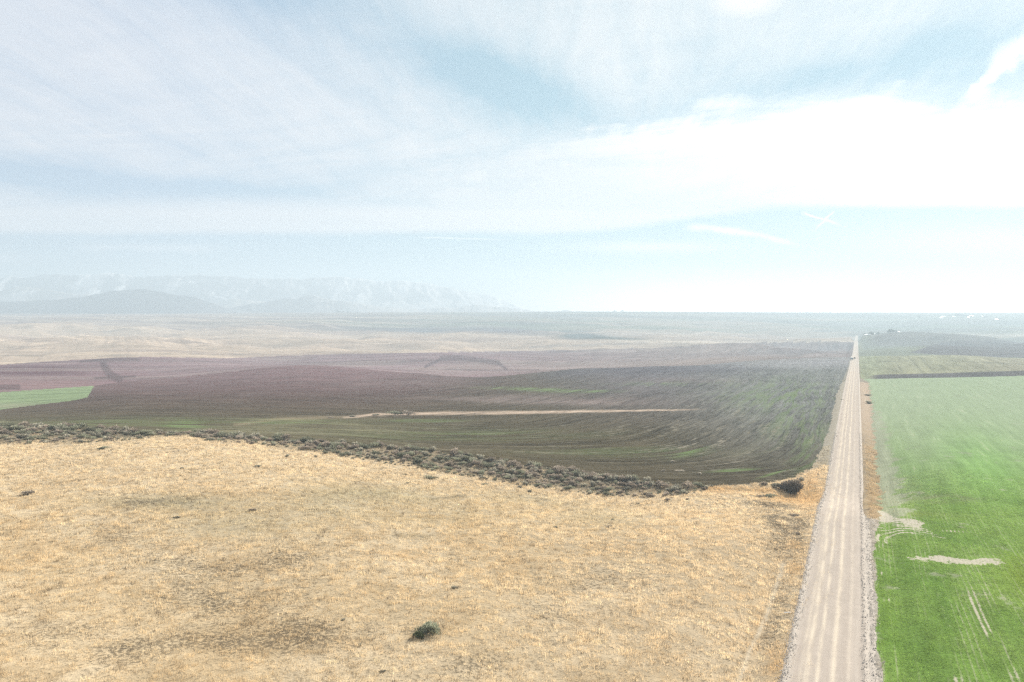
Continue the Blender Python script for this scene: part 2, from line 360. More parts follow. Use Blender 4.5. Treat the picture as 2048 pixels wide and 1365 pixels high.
arch += np.exp(-(dline([(890,739),(1000,741),(1080,740)])/1.5)**4)*0.6
paint(w*np.clip(arch*(1+rag*1.2), 0, 1)*0.72, (0.075, 0.05, 0.055))
paint(w*np.exp(-(dline([(300,747),(500,737),(620,728),(760,727),(870,731)])/2.5)**2)*0.4, (0.15, 0.11, 0.11))
paint(w*np.exp(-(dline([(1500,702),(1600,707),(1700,690)])/5)**2)*0.4, (0.16, 0.15, 0.15))
# ploughed field
w = (REG == 1)
paint(w, (0.068, 0.055, 0.033))
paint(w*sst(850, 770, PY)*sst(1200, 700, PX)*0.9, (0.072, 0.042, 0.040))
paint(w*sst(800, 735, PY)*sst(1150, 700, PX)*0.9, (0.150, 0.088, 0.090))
paint(w*sst(1000, 1300, PX)*sst(880, 740, PY)*0.75, (0.125, 0.108, 0.118)); paint(w*sst(1250, 1600, PX)*sst(980, 790, PY)*0.85, (0.165, 0.165, 0.150)); paint(w*np.exp(-((PY-fx([(1050,752),(1200,742),(1400,738),(1600,742),(1700,742)]))/10)**2)*sst(1040, 1150, PX)*sst(1640, 1450, PX)*0.6, (0.075, 0.066, 0.078)); paint(w*sst(1300, 1600, PX)*sst(745, 722, PY)*0.9, (0.25, 0.235, 0.235))  # right side of the soil paled: haze veil painted into the tint
lx = np.clip(blob(1060, 800, 220, 9, 1.3, 0.02)+blob(1000, 794, 90, 6, 0.5)+blob(1350, 762, 120, 6, 0.6)+blob(780, 768, 130, 10, 0.35), 0, 1)
paint(w*lx*np.clip(0.5+fbm(XX, YY, 40, 101)*1.6, 0, 1)*0.85, (0.19, 0.145, 0.13))
paint(w*np.exp(-(dline([(480,790),(600,783),(700,775),(840,764),(930,757)])/3.5)**2)*nb(30, 117, -0.2, 0.2)*0.5, (0.12, 0.085, 0.08))
paint(w*np.clip(blob(640, 852, 110, 11, 1.3)+blob(500, 862, 110, 8, 0.9)+blob(760, 860, 130, 12, .6)+blob(560, 838, 80, 5, 0.5), 0, 1)*np.clip(.6+fbm(XX, YY, 18, 103)*1.3, 0, 1)*0.75, (0.17, 0.155, 0.09))
paint(w*np.exp(-(dline([(1700,714),(1560,718),(1500,723)])/6)**2)*0.5, (0.17, 0.15, 0.13))
strawline = np.exp(-(dline([(690,835),(760,829),(830,828),(1000,826),(1200,823),(1420,819)], ky=2.2)/np.interp(PX, [690, 800, 1000, 1420], [4.5, 7, 7, 3])*(1+rag*1.2))**4)*sst(1440, 1330, PX+rag*60)
paint(w*strawline*np.clip(0.85+rag, 0, 1), (0.42, 0.32, 0.24))
paint(w*np.exp(-(dline([(470,850),(560,838),(690,834)])/3)**2)*0.6, (0.2, 0.155, 0.10))
gr = np.clip(blob(1060, 779, 90, 3.0, 1.0, 0.03)+blob(1160, 783, 70, 3.0, 0.7)+blob(1330, 768, 90, 4.0, 0.55)+blob(1560, 790, 120, 30, 0.45)+blob(1600, 850, 60, 60, 0.45)
    +blob(1475, 942, 40, 3.5, 1.5, -0.05)+blob(1545, 948, 26, 2.0, 1.0, -0.3)+blob(600, 845, 130, 5, 0.45)+blob(370, 850, 40, 10, 0.7)+blob(230, 845, 260, 10, 0.28)+blob(850, 842, 70, 3, 0.7)+blob(1250, 905, 180, 10, 0.3)
    +blob(900, 870, 250, 12, 0.32)+blob(1380, 905, 30, 5, 0.6, -0.3)+blob(1620, 910, 30, 60, 0.35), 0, 1)
M1[w] = gr[w]
M2[w] = np.clip(blob(1500, 880, 190, 60, 0.8)+blob(1100, 890, 260, 50, 0.45)+blob(700, 870, 200, 20, 0.5)+0.18, 0, 1)[w]
# rows run along the field's edges and turn the corner by the hollow
dh = (PY*0); 
hx = np.array([ground(px, py+0.5, 60, 400)[:2] for px, py in HILL[1:18:2]])
xh, yh = hx[:, 0], hx[:, 1]
o_ = np.argsort(xh); coef = np.polyfit(xh, yh, 3)
def edge_d(X, Y):
    Xc = np.clip(X, xh.min(), xh.max()); sl_ = np.polyval(np.polyder(coef), Xc)
    return (Y-np.polyval(coef, Xc)-(X-Xc)*sl_)/np.sqrt(1+sl_**2)
de = edge_d(XX, YY); dr = -TT-6.0
kk = 18.0
sm = -kk*np.log(np.exp(-np.clip(de, -50, 900)/kk)+np.exp(-np.clip(dr, -50, 900)/kk)+1e-30)
rsel = np.clip(sm, -60, 900)
ROW[w] = rsel[w]+fbm(XX, YY, 70, 111, 3)[w]*6
for r_ in (2, 3, 4, 7):
    q_ = REG == r_; ROW[q_] = (YY*0.94-XX*0.33+fbm(XX, YY, 150, 113, 3)*60)[q_]
# small green field
w = (REG == 7); paint(w, (0.16, 0.205, 0.105)); paint(w*blob(30, 812, 80, 6, 1.0)*0.7, (0.20, 0.19, 0.13)); paint(w*nb(30, 121)*0.3, (0.17, 0.21, 0.11))
# winter wheat
w = (REG == 5)
paint(w, (0.175, 0.27, 0.058))
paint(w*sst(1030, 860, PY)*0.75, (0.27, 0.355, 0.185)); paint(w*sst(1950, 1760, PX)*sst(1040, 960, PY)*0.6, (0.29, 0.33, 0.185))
paint(w*sst(960, 790, PY)*0.85, (0.315, 0.37, 0.24))  # far crop paled, a hazy veil painted into its colour
paint(w*blob(1970, 940, 100, 60, 0.8, 0.5)*0.7, (0.20, 0.365, 0.095)); paint(w*blob(1800, 920, 26, 60, 0.5, -0.3)*0.7, (0.22, 0.34, 0.11)); paint(w*blob(1850, 960, 60, 30, .7, .6)*.5, (.10,.22,.035))
paint(w*blob(2048, 1150, 60, 50, 0.9)*0.7, (0.17, 0.24, 0.025)); paint(w*blob(1770, 1230, 25, 60, 0.6)*0.5, (0.12, 0.21, 0.02)); paint(w*blob(1800, 1030, 110, 9, 0.8)*0.6, (0.21, 0.24, 0.08))
paint(w*np.clip(blob(1900, 1075, 120, 14, 0.8, 0.15)+blob(1850, 1160, 60, 40, 0.5)+blob(1830, 1290, 80, 60, .5)+blob(1890,1210,20,60,.6,-.2), 0, 1)*0.6, (0.095, 0.19, 0.03))
paint(w*nb(9, 131, -0.05, 0.25)*0.35*sst(900, 1060, PY), (0.10, 0.19, 0.03))
paint(w*blob(1890, 998, 60, 7, 1.0)*nb(4, 133)*0.6, (0.19, 0.15, 0.12))
vergein = sst(15, 8, np.abs(TT))*sst(125, 145, YY)*(1-sst(260, 420, YY))
paint(w*sst(0.30, 0.62, vergein*0.9+rag*0.9+fbm(XX, YY, 1.6, 157, 3)*0.9)*0.7, (0.34, 0.34, 0.245))
bare = inpoly([(1816,1116),(1850,1114),(1890,1113),(1930,1118),(2000,1121),(2009,1128),(1960,1131),(1920,1130),(1880,1124),(1840,1122)], PX+rag*14+fbm(XX, YY, 1.2, 143, 3)*26, PY+rag*5+fbm(XX, YY, 0.9, 145, 3)*10)*1.0
cx_, cy_, _z = ground(1866, 1092); rr_ = np.hypot(XX-cx_, YY-cy_); arcs = (np.sin(rr_*2*np.pi/1.25+rag*2) > 0.25)*sst(5, 7, rr_)*sst(17, 14, rr_)*((YY-cy_) > -(XX-cx_)*0.2)*((XX-cx_) < 4+rag*3)*nb(3, 137, -0.3, 0.05)
bare = np.maximum(bare, np.clip(blob(1800, 1047, 60, 12, 1.4, 0.02)+blob(1830, 1068, 14, 14, 1.1, 0.6)+blob(1745, 1062, 18, 16, 1.2)+blob(1760, 1028, 22, 9, 1.1), 0, 1)*np.clip(0.55+rag*2.2, 0, 1))
lines = np.exp(-(dline([(1878,1188),(1895,1240),(1915,1300),(1934,1370)])/3.0)**2)*nb(2.0, 141, -0.35, 0.0)
lines = np.maximum(lines, 0.9*np.exp(-(dline([(1851,1072),(1858,1095),(1864,1112)])/2.2)**2))
lines = np.maximum(lines, 0.85*np.clip(blob(1948, 1205, 14, 40, 1.2, -0.28)+blob(1972, 1255, 12, 26, 1.2, -0.3)+blob(1975, 1190, 9, 30, 0.9, -.3)+blob(2030, 1355, 14, 18, 1.0, -.4)+blob(1915, 1360, 14, 7, 1.3)+blob(2010,1300,8,40,.7,-.3)+blob(1955,1310,8,30,.5,-.3), 0, 1))
lines = np.maximum(lines, 0.8*np.clip(blob(1762,1092,7,9,1.2)+blob(1765,1147,6,4,1.2)+blob(1775,1200,10,4,1)+blob(1905, 1063, 40, 2.2, 1.1, .05), 0, 1))
M2[w] = np.maximum(np.maximum(bare, lines), arcs*0.95)[w]
M1[w] = np.maximum((bare > 0.5)*1.0, np.clip(arcs, 0, 1)*0.9)[w]
wr = TT + 0
# headland: the drill's rows swing round near the bare patch
hd = np.hypot((XX-70.5), (YY-128.0)*1.0)
ROW[w] = (TT+fbm(XX, YY, 60, 139, 3)*3*sst(130, 200, YY))[w]
# right-hand fields beyond the wheat
w = (REG == 8)
paint(w, (0.27, 0.26, 0.165)); paint(w*sst(1850, 2048, PX)*0.5, (0.29, 0.25, 0.19)); paint(w*sst(1800, 1740, PX)*0.4, (0.22, 0.255, 0.15))
paint(w*sst(0, 1.5, PY-fx([(1730,752),(1760,749),(1850,747),(2048,741),(2700,728)]))*sst(1725, 1760, PX), (0.10, 0.088, 0.086))
for ln in ([(1790,722),(1805,745)],[(1797,720),(1802,716)],[(1838,712),(1868,745)],[(1815,712),(1845,745)],[(1760,724),(1800,724)],[(1900,722),(2048,729)],[(1880,730),(1890,745)]):
    paint(w*np.exp(-(dline(ln)/0.8)**2)*0.6, (0.12, 0.12, 0.09))
w = right & (REG == 4) & (YY > 900) & (YY < 2000)
paint(w, (0.19, 0.195, 0.14)); paint(w*sst(1720, 1760, PX)*sst(696, 690, PY)*0.8, (0.14, 0.125, 0.12))
paint(w*inpoly([(1820,706),(1860,692),(1900,684),(1960,680),(2048,682),(2700,690),(2700,715),(2048,716),(1900,712)]), (0.115, 0.10, 0.10))
w = right & (REG == 4) & (YY >= 2000) & (PY > 660)
paint(w*sst(1768, 1770, PX)*np.exp(-((PY-671)/4)**2), (0.42, 0.36, 0.28))
w = (REG == 2) & (TT > -400) & (YY > 1000); ROW[w] = TT[w]*0.8
w = (REG == 8); ROW[w] = TT[w]
# verges
w = (REG == 6)
paint(w, (0.37, 0.275, 0.165)); paint(w*nb(5, 151)*0.5, (0.42, 0.325, 0.215)); paint(w*nb(3, 153, 0.0, 0.2)*0.45, (0.22, 0.18, 0.12))
paint(w*right*(YY < 136)*0.9, (0.40, 0.36, 0.31)); paint(w*right*sst(190, 330, YY)*0.8, (0.47, 0.365, 0.275))
paint(w*left*sst(180, 220, YY)*0.75, (0.36, 0.33, 0.27)); paint(w*(YY > 480)*0.7, (0.22, 0.2, 0.16))
paint(w*right*np.clip(blob(1760, 1020, 40, 14, 1.2), 0, 1)*nb(2.5, 155)*0.8, (0.13, 0.10, 0.075))
# grass hill
w = (REG == 0)
paint(w, (0.54, 0.42, 0.265))
paint(w*nb(14, 161, -0.1, 0.2)*0.6, (0.60, 0.485, 0.33)); paint(w*nb(7, 163, 0.0, 0.2)*0.5, (0.46, 0.335, 0.19))
paint(w*sst(1050, 900, PY)*0.6, (0.60, 0.49, 0.345)); paint(w*sst(900, 1500, PX)*0.5, (0.60, 0.475, 0.32))
gg = np.clip(blob(830, 1020, 170, 36, 1.0, 0.1)+blob(700, 1010, 130, 30, .6)+blob(1180, 1040, 90, 22, 0.6)+blob(500, 1050, 150, 30, 0.5)+blob(340, 1005, 150, 16, 0.6)+blob(1050, 1000, 100, 14, 0.5, 0.1), 0, 1)
paint(w*np.clip(gg*1.3, 0, 1)*np.clip(0.65+big_*1.8, 0, 1)*0.8, (0.30, 0.28, 0.19))
dkp = np.clip(blob(280, 1005, 90, 12, 0.5)+blob(400, 1200, 130, 30, 0.7)+blob(480, 1150, 120, 30, .5)+blob(360, 1290, 170, 30, 0.8)+blob(120, 1270, 90, 26, 0.7)+blob(620, 1270, 90, 40, 0.6)+blob(280, 1330, 120, 20, 0.5)
    +blob(340, 1110, 70, 22, 0.45)+blob(600, 1120, 80, 30, 0.4)+blob(180, 1080, 100, 30, .35)+blob(1210, 1160, 70, 26, 0.5)+blob(1080, 1230, 80, 20, 0.4)+blob(960, 1330, 60, 20, 0.5)+blob(1090,1200,60,20,.4)+blob(1560, 1080, 26, 50, 0.7, 0.3)+blob(1570, 1040, 50, 14, 0.9, 0.15)
    +blob(1545, 1010, 60, 5, 1.0, 0.08)+blob(1550, 1240, 24, 90, 0.5, 0.25)+blob(1600, 1070, 14, 30, .9,.3)+0.13, 0, 1)
M1[w] = (dkp*np.clip(0.9+fbm(XX, YY, 6, 165, 4)*2.6, 0, 1.3))[w]
beltm = 0.75*sst(6, -12, PY-fx(BELT)+rag*16+big_*14)*sst(1500, 1380, PX)
paint(w*beltm*0.8, (0.20, 0.17, 0.125))  # belt litter, darkened to paint shade between the shrubs
paint(w*beltm*nb(4, 167)*0.4, (0.14, 0.125, 0.095))
org = np.clip(blob(1590, 996, 60, 10, 1.3)+blob(1430, 977, 40, 10, 0.9)+blob(1520, 980, 60, 7, 0.9)+blob(1620, 980, 30, 40, 0.9)+blob(1555, 1330, 24, 40, 0.9, .2)+blob(1510, 1270, 14, 50, .6,.3)+blob(1595, 1090, 18, 10, 1)+blob(1590,1140,16,12,.9), 0, 1)
paint(w*org*0.85, (0.47, 0.32, 0.165)); M1[w] *= (1-org*0.8)[w]
PATH = np.zeros(XX.shape)
path = np.exp(-(dline([(1478,1365),(1500,1300),(1530,1240),(1550,1180),(1566,1130)])/5.0)**2)
PATH[:] = path*(REG == 0)
paint(w*path*0.85, (0.62, 0.52, 0.38)); M1[w] *= (1-path*0.8)[w]
trk = np.exp(-(dline([(860,1000),(1000,985),(1100,1000)])/3)**2)+np.exp(-(dline([(630,1058),(700,1066),(860,1075),(1000,1082)])/4)**2)
paint(w*np.clip(trk, 0, 1)*nb(5, 169)*0.5, (0.16, 0.13, 0.08))
paint(w*sst(3, 0, PY-hy-2)*sst(150, 60, PX)*0.7, (0.45, 0.34, 0.20))
T = np.clip(T, 0.01, 0.9)

# ------------------------------------------------------------------ ground materials
def ground_mat(name, kind):
    m = bpy.data.materials.new(name); m.use_nodes = True; t = m.node_tree; t.nodes.clear()
    out = t.nodes.new('ShaderNodeOutputMaterial'); bs = t.nodes.new('ShaderNodeBsdfDiffuse'); bs.inputs['Roughness'].default_value = 0.6
    t.links.new(bs.outputs[0], out.inputs[0])
    ge = t.nodes.new('ShaderNodeNewGeometry'); P = ge.outputs['Position']; x, y, z = sep(t, P)
    col = attr(t, 'tint', False); m1, m2, row = attr(t, 'm1'), attr(t, 'm2'), attr(t, 'row')
    dist = (x*x+y*y).pow(0.5)
    P2 = comb(t, x, y, 0.0)
    hgt = None
    if kind == 'grass':
        a = noise(t, P2, 2.2, 4, 0.7); b = noise(t, P2, 0.45, 4, 0.6); c = noise(t, P2, 7.0, 2, 0.6)
        spot = (a+m1*0.16).ss(0.53, 0.66)
        col = mix(t, spot*(m1*0.4+0.5).min(0.85), col, (0.13, 0.10, 0.065))
        col = scale_col(t, col, (b-0.5)*0.7+(c-0.5)*0.7+0.78)  # ground toned down so the gaps between tufts look shaded
        hgt = a*0.25+c*0.06
    elif kind == 'plough':
        k1 = noise(t, comb(t, row*1.0, x*0.05, y*0.05), 1.3, 3, 0.65)
        k2 = noise(t, comb(t, row*0.30, x*0.008, y*0.008), 0.9, 4, 0.65)
        k3 = noise(t, comb(t, row*0.6, x*0.03, y*0.03), 0.8, 3, 0.7)
        fl = noise(t, P2, 1.2, 3, 0.75); fl2 = noise(t, P2, 0.35, 4, 0.7)
        mot = noise(t, P2, 0.03, 6, 0.75)
        k4 = noise(t, comb(t, row*0.11, x*0.004, y*0.004), 1.0, 5, 0.75)
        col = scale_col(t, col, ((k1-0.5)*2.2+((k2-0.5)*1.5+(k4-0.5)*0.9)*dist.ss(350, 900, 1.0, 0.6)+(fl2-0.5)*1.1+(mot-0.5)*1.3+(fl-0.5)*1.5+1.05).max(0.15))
        col = mix(t, ((k3*0.7+k4*0.5).ss(0.52, 0.72)*m1*1.9).clamp()*0.75, col, (0.14, 0.205, 0.07))
        straw = (fl.ss(0.58, 0.70)*0.5+k3.ss(0.53, 0.68)*fl2.ss(0.40, 0.58)*1.2)*(m2*0.9+0.12)
        col = mix(t, straw.clamp(), col, (0.23, 0.20, 0.15))
        hgt = k1*0.25+fl*0.2
    elif kind == 'wheat':
        rl = ((row*(2*math.pi/0.62)).sin()*0.5+0.5)
        a = noise(t, P2, 2.6, 4, 0.7); b = noise(t, comb(t, row*0.5, x*0.03, y*0.03), 1.0, 4, 0.65); c = noise(t, P2, 0.25, 4, 0.65)
        k = noise(t, comb(t, row*2.2, x*0.12, y*0.12), 1.0, 2, 0.6)
        nr = dist.ss(120, 240, 1.0, 0.0)
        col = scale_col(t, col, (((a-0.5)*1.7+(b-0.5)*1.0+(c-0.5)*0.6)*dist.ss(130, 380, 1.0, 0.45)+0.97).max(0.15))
        gap = ((rl-0.62)*2.6).clamp()*nr*(b.ss(0.44, 0.66)*0.42+m2*0.6)
        gap = gap.max(b.ss(0.60, 0.76)*0.35*dist.ss(140, 200))
        sol = (m2*0.42+(a-0.5)*1.5*m2+(k-0.5)*0.8*m2+(rl-0.3)*0.62*m2+m1*0.3).ss(0.28, 0.72).max(m1*a.ss(0.22, 0.52)*0.95)*0.88
        col = mix(t, gap.clamp().max(sol), col, (0.50, 0.44, 0.345))
        col = mix(t, m1*a.ss(0.35, 0.7)*0.5, col, (0.60, 0.54, 0.455))
        hgt = rl*0.06+a*0.1
    elif kind == 'verge':
        a = noise(t, P2, 2.0, 4, 0.75); b = noise(t, P2, 0.5, 4, 0.6); c = noise(t, P2, 9.0, 2, 0.6)
        col = scale_col(t, col, (a-0.5)*0.9+(b-0.5)*0.5+(c-0.5)*0.5+0.98)
        col = mix(t, (a.ss(0.60, 0.7)*0.6), col, (0.13, 0.105, 0.075)); hgt = a*0.25
    else:                                            # far fields
        k1 = noise(t, comb(t, row*0.15, x*0.01, y*0.01), 1.2, 4, 0.7); k2 = noise(t, comb(t, row*0.05, x*0.004, y*0.004), 1.0, 4, 0.65)
        g = noise(t, P2, 0.12, 4, 0.8)
        col = scale_col(t, col, ((k1-0.5)*1.3+(k2-0.5)*1.0+(g-0.5)*1.3+1.0).max(0.2)); hgt = k1*1.0
    t.links.new(col, bs.inputs['Color'])
    bp = t.nodes.new('ShaderNodeBump'); bp.inputs['Strength'].default_value = 0.6; bp.inputs['Distance'].default_value = 0.6
    t.links.new(hgt.k, bp.inputs['Height']); t.links.new(bp.outputs[0], bs.inputs['Normal'])
    return m
def mesh_np(name, co, faces, mats, attrs=None, smooth=True, parent=None, link=True):
    """co (n,3), faces (m,k) of one size"""
    me = bpy.data.meshes.new(name); n, (m, k) = len(co), faces.shape
    me.vertices.add(n); me.vertices.foreach_set('co', np.ascontiguousarray(co, np.float32).ravel())
    me.loops.add(m*k); me.loops.foreach_set('vertex_index', np.ascontiguousarray(faces, np.int32).ravel())
    me.polygons.add(m); me.polygons.foreach_set('loop_start', np.arange(0, m*k, k, dtype=np.int32))
    try: me.polygons.foreach_set('loop_total', np.full(m, k, np.int32))
    except Exception: pass
    me.polygons.foreach_set('use_smooth', np.full(m, smooth, bool))
    for an, av in (attrs or {}).items():
        if av.ndim == 2:
            a = me.attributes.new(an, 'FLOAT_COLOR', 'POINT'); a.data.foreach_set('color', np.concatenate([av, np.ones((n, 1))], 1).astype(np.float32).ravel())
        else:
            a = me.attributes.new(an, 'FLOAT', 'POINT'); a.data.foreach_set('value', av.astype(np.float32))
    me.update(calc_edges=True); me.validate()
    for mm in (mats if isinstance(mats, list) else [mats]): me.materials.append(mm)
    o = bpy.data.objects.new(name, me)
    if link: C.objects.link(o)
    if parent: o.parent = parent
    return o
def tag(o, label=None, cat=None, group=None, kind=None):
    if label: o['label'] = label
    if cat: o['category'] = cat
    if group: o['group'] = group
    if kind: o['kind'] = kind
    return o
ii, jj = np.meshgrid(np.arange(NU-1), np.arange(NY-1), indexing='ij')
quad = np.stack([ii*NY+jj, (ii+1)*NY+jj, (ii+1)*NY+jj+1, ii*NY+jj+1], -1).reshape(-1, 4)
freg = REG[:-1, :-1].ravel()
CO = np.stack([XX, YY, ZG], -1).reshape(-1, 3)
FT, FM1, FM2, FR = T.reshape(-1, 3), M1.ravel(), M2.ravel(), ROW.ravel()
mfar = ground_mat('dry field soil', 'far')
mats = {0: ground_mat('dry grass ground', 'grass'), 1: ground_mat('ploughed soil', 'plough'), 2: mfar, 3: mfar, 4: mfar,
        5: ground_mat('winter wheat ground', 'wheat'), 6: ground_mat('verge ground', 'verge'), 7: mfar, 8: mfar}
names = {0: 'grass_hill', 1: 'ploughed_field', 2: 'stubble_field', 3: 'hills', 4: 'plain', 5: 'wheat_field', 6: 'road_verge', 7: 'green_field', 8: 'pale_field'}
labels = {0: 'hill of straw-coloured dry grass filling the foreground left of the road', 1: 'dark brown ploughed field beyond the sagebrush belt', 2: 'lilac-brown stubble field beyond the ploughed ground',
          3: 'pale straw-coloured rolling hills in the left distance', 4: 'hazy patchwork plain reaching the horizon', 5: 'bright green winter wheat field right of the road', 6: 'weedy grass verge along both sides of the gravel road',
          7: 'small bright green field at the left edge below the maroon ground', 8: 'pale green field with a dark soil strip beyond the wheat'}
for r_, nm in names.items():
    f = quad[freg == r_]; used, inv = np.unique(f, return_inverse=True)
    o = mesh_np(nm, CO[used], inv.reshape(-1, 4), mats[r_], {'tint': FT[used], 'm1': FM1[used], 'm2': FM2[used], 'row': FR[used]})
    tag(o, labels[r_], None, None, 'structure')

# ------------------------------------------------------------------ gravel road
def road_mat():
    m = bpy.data.materials.new('road gravel'); m.use_nodes = True; t = m.node_tree; t.nodes.clear()
    out = t.nodes.new('ShaderNodeOutputMaterial'); bs = t.nodes.new('ShaderNodeBsdfDiffuse'); t.links.new(bs.outputs[0], out.inputs[0])
    s, tt = attr(t, 's'), attr(t, 't')
    w_ = noise(t, comb(t, s*0.02, 0.0, 0.0), 1.0, 2, 0.5)-0.5
    tw = tt+w_*0.7
    lane = noise(t, comb(t, tw*1.7, s*0.004, 2.0), 1.0, 4, 0.62)
    g1 = noise(t, comb(t, tw*1.0, s*1.0, 0.0), 7.0, 3, 0.8); g2 = noise(t, comb(t, tw*1.0, s*0.15, 0.0), 1.1, 4, 0.6)
    def ln(c, w): return (((tw-c)*(1/w)).pow(2.0)*-1.0).exp()
    light = (ln(-1.75, 0.28)+ln(-0.75, 0.20)+ln(0.62, 0.26)+ln(-2.3, 0.2)*0.5+ln(2.0, 0.2)*0.35).clamp()
    col = mix(t, (lane-0.5)*1.2+0.5, (0.262, 0.222, 0.188), (0.325, 0.287, 0.248))
    col = mix(t, light*g2.ss(0.2, 0.6)*0.75, col, (0.43, 0.372, 0.295))
    edge = tt.abs().ss(3.0, 3.9)
    col = mix(t, edge*0.8, col, (0.345, 0.31, 0.27))
    dkk = edge*g1.ss(0.55, 0.68)+tt.ss(-2.5, -3.2)*noise(t, comb(t, tw*1.0, s*0.25, 4.0), 2.2, 4, 0.7).ss(0.58, 0.68)*0.8
    col = mix(t, dkk.clamp()*0.7, col, (0.15, 0.115, 0.09))
    col = scale_col(t, col, (g1-0.5)*0.55+(g2-0.5)*0.3+1.0)
    t.links.new(col, bs.inputs[0])
    bp = t.nodes.new('ShaderNodeBump'); bp.inputs['Strength'].default_value = 0.5; bp.inputs['Distance'].default_value = 0.12
    t.links.new((g1+lane*0.6).k, bp.inputs['Height']); t.links.new(bp.outputs[0], bs.inputs['Normal'])
    return m
rY = Ys[(Ys > 46) & (Ys < 2600)]
rY = np.concatenate([np.arange(46, 200, 0.22), rY[rY > 200]])
tv = np.concatenate([[-5.0, -4.6, -4.3], np.arange(-4.1, -3.0, 0.12), np.linspace(-2.95, 2.95, 20), np.arange(3.0, 4.9, 0.13), [5.0, 5.3]])
RS, RT = np.meshgrid(rY, tv, indexing='ij')
wl = fbm(RS, RS*0, 5, 171, 3)*0.7                          # the edges wander
lump = fbm(RS, RT*1.0, 0.7, 173, 3)
prz = np.interp(RS, roadY, roadZ)+0.08-0.012*RT**2*0.6
berm = 0.16*np.exp(-((RT+3.65+wl*0.4)/0.28)**2)+0.15*np.exp(-((RT-3.45-wl*0.4)/0.22)**2)+0.11*np.exp(-((RT-4.35-wl)/0.36)**2)*(RS < 150)
berm *= (0.75+lump*1.2)
drop = sst(3.9, 4.9, -RT)*0.6+sst(np.where(RS < 140, 4.6, 3.9), np.where(RS < 140, 5.3, 4.9), RT)*0.6
rzz = prz+berm-drop+lump*0.04
rt_ = RT/RC
rx = RA*RS-RB+RT*RC; ry = RS-RT*RA*RC
rco = np.stack([rx, ry, rzz], -1).reshape(-1, 3)
a_, b_ = np.meshgrid(np.arange(len(rY)-1), np.arange(len(tv)-1), indexing='ij'); n2 = len(tv)
rf = np.stack([a_*n2+b_, a_*n2+b_+1, (a_+1)*n2+b_+1, (a_+1)*n2+b_], -1).reshape(-1, 4)
ro = mesh_np('gravel_road', rco, rf, road_mat(), {'s': (RS/RC).ravel(), 't': RT.ravel()})
tag(ro, 'straight pale gravel road running to the horizon between the fields', None, None, 'structure')

# ------------------------------------------------------------------ simple materials
def leaf_mat(name, trans=0.35):
    m = bpy.data.materials.new(name); m.use_nodes = True; t = m.node_tree; t.nodes.clear()
    out = t.nodes.new('ShaderNodeOutputMaterial'); a = t.nodes.new('ShaderNodeBsdfDiffuse'); b = t.nodes.new('ShaderNodeBsdfTranslucent')
    mx = t.nodes.new('ShaderNodeMixShader'); mx.inputs[0].default_value = trans
    oi = t.nodes.new('ShaderNodeObjectInfo'); col = attr(t, 'tint', False)
    col = scale_col(t, col, E(t, oi.outputs['Random'])*0.4+0.8)
    t.links.new(col, a.inputs[0]); t.links.new(col, b.inputs[0])
    t.links.new(a.outputs[0], mx.inputs[1]); t.links.new(b.outputs[0], mx.inputs[2]); t.links.new(mx.outputs[0], out.inputs[0])
    return m
def plain_mat(name, c, rough=0.6, spot=0.15, metal=0.0):
    m = bpy.data.materials.new(name); m.use_nodes = True; t = m.node_tree; bs = t.nodes['Principled BSDF']
    tcn = t.nodes.new('ShaderNodeTexCoord'); n = noise(t, tcn.outputs['Object'], 3.0, 3, 0.6)
    t.links.new(scale_col(t, rgb(t, c), (n-0.5)*2*spot+1.0), bs.inputs['Base Color']); bs.inputs['Roughness'].default_value = rough; bs.inputs['Metallic'].default_value = metal
    return m
M_LEAF = leaf_mat('dry leaf'); M_WHEAT = leaf_mat('wheat leaf', 0.4); M_SAGE = leaf_mat('sage leaf', 0.25)
M_WOOD = plain_mat('grey stem bark', (0.12, 0.095, 0.075))
M_STONE = plain_mat('gravel stone', (0.38, 0.34, 0.30), 0.9, 0.4)

# ------------------------------------------------------------------ grass blades
def blades(name, P, hgt, wid, spread, k, col, mat, lean=0.35):
    n = len(P); N = n*k
    base = np.repeat(P, k, 0); r = spread*np.sqrt(rng.random(N)); a = rng.random(N)*2*np.pi
    base = base+np.stack([r*np.cos(a), r*np.sin(a), np.zeros(N)], 1)
    h = np.repeat(hgt, k)*(0.6+0.6*rng.random(N)); w_ = np.repeat(wid, k)*(0.6+0.8*rng.random(N))
    b = rng.random(N)*2*np.pi; dx_ = np.stack([np.cos(b), np.sin(b), np.zeros(N)], 1)*w_[:, None]*0.5
    ln = lean*h*(0.3+rng.random(N)); tip = base+np.stack([ln*np.cos(a), ln*np.sin(a), h], 1)
    base[:, 2] -= 0.03
    co = np.stack([base-dx_, base+dx_, tip], 1).reshape(-1, 3)
    c = np.repeat(col, k, 0)*(0.7+0.6*rng.random((N, 1)))
    return mesh_np(name, co, np.arange(3*N).reshape(-1, 3), mat, {'tint': np.repeat(c, 3, 0)}, smooth=False)
def nearest(G_, x, y):
    i = np.clip(np.rint(np.interp(x/y, us, np.arange(NU))).astype(int), 0, NU-1); j = np.clip(np.rint(np.interp(np.log(y), LY, np.arange(NY))).astype(int), 0, NY-1)
    return G_[i, j]
N0 = 560000
y = 58+(235-58)*rng.random(N0)**0.9; u = -0.74+1.30*rng.random(N0)
dens = 0.62*(75/y)**0.2*(y/235)
x = u*y; keep = rng.random(N0) < np.clip(dens*1.6, 0, 1)
reg = nearest(REG, x, y); t_ = (x-RA*y+RB)*RC
m1 = nearest(M1, x, y); keep &= rng.random(N0) > 0.85*nearest(PATH, x, y)
clump = fbm(x, y, 1.3, 201, 3); 
keep &= ((reg == 0) | ((reg == 6) & (np.abs(t_) > 4.6))) & (rng.random(N0) < np.clip(0.80-0.25*m1+clump*2.6, 0.10, 1))
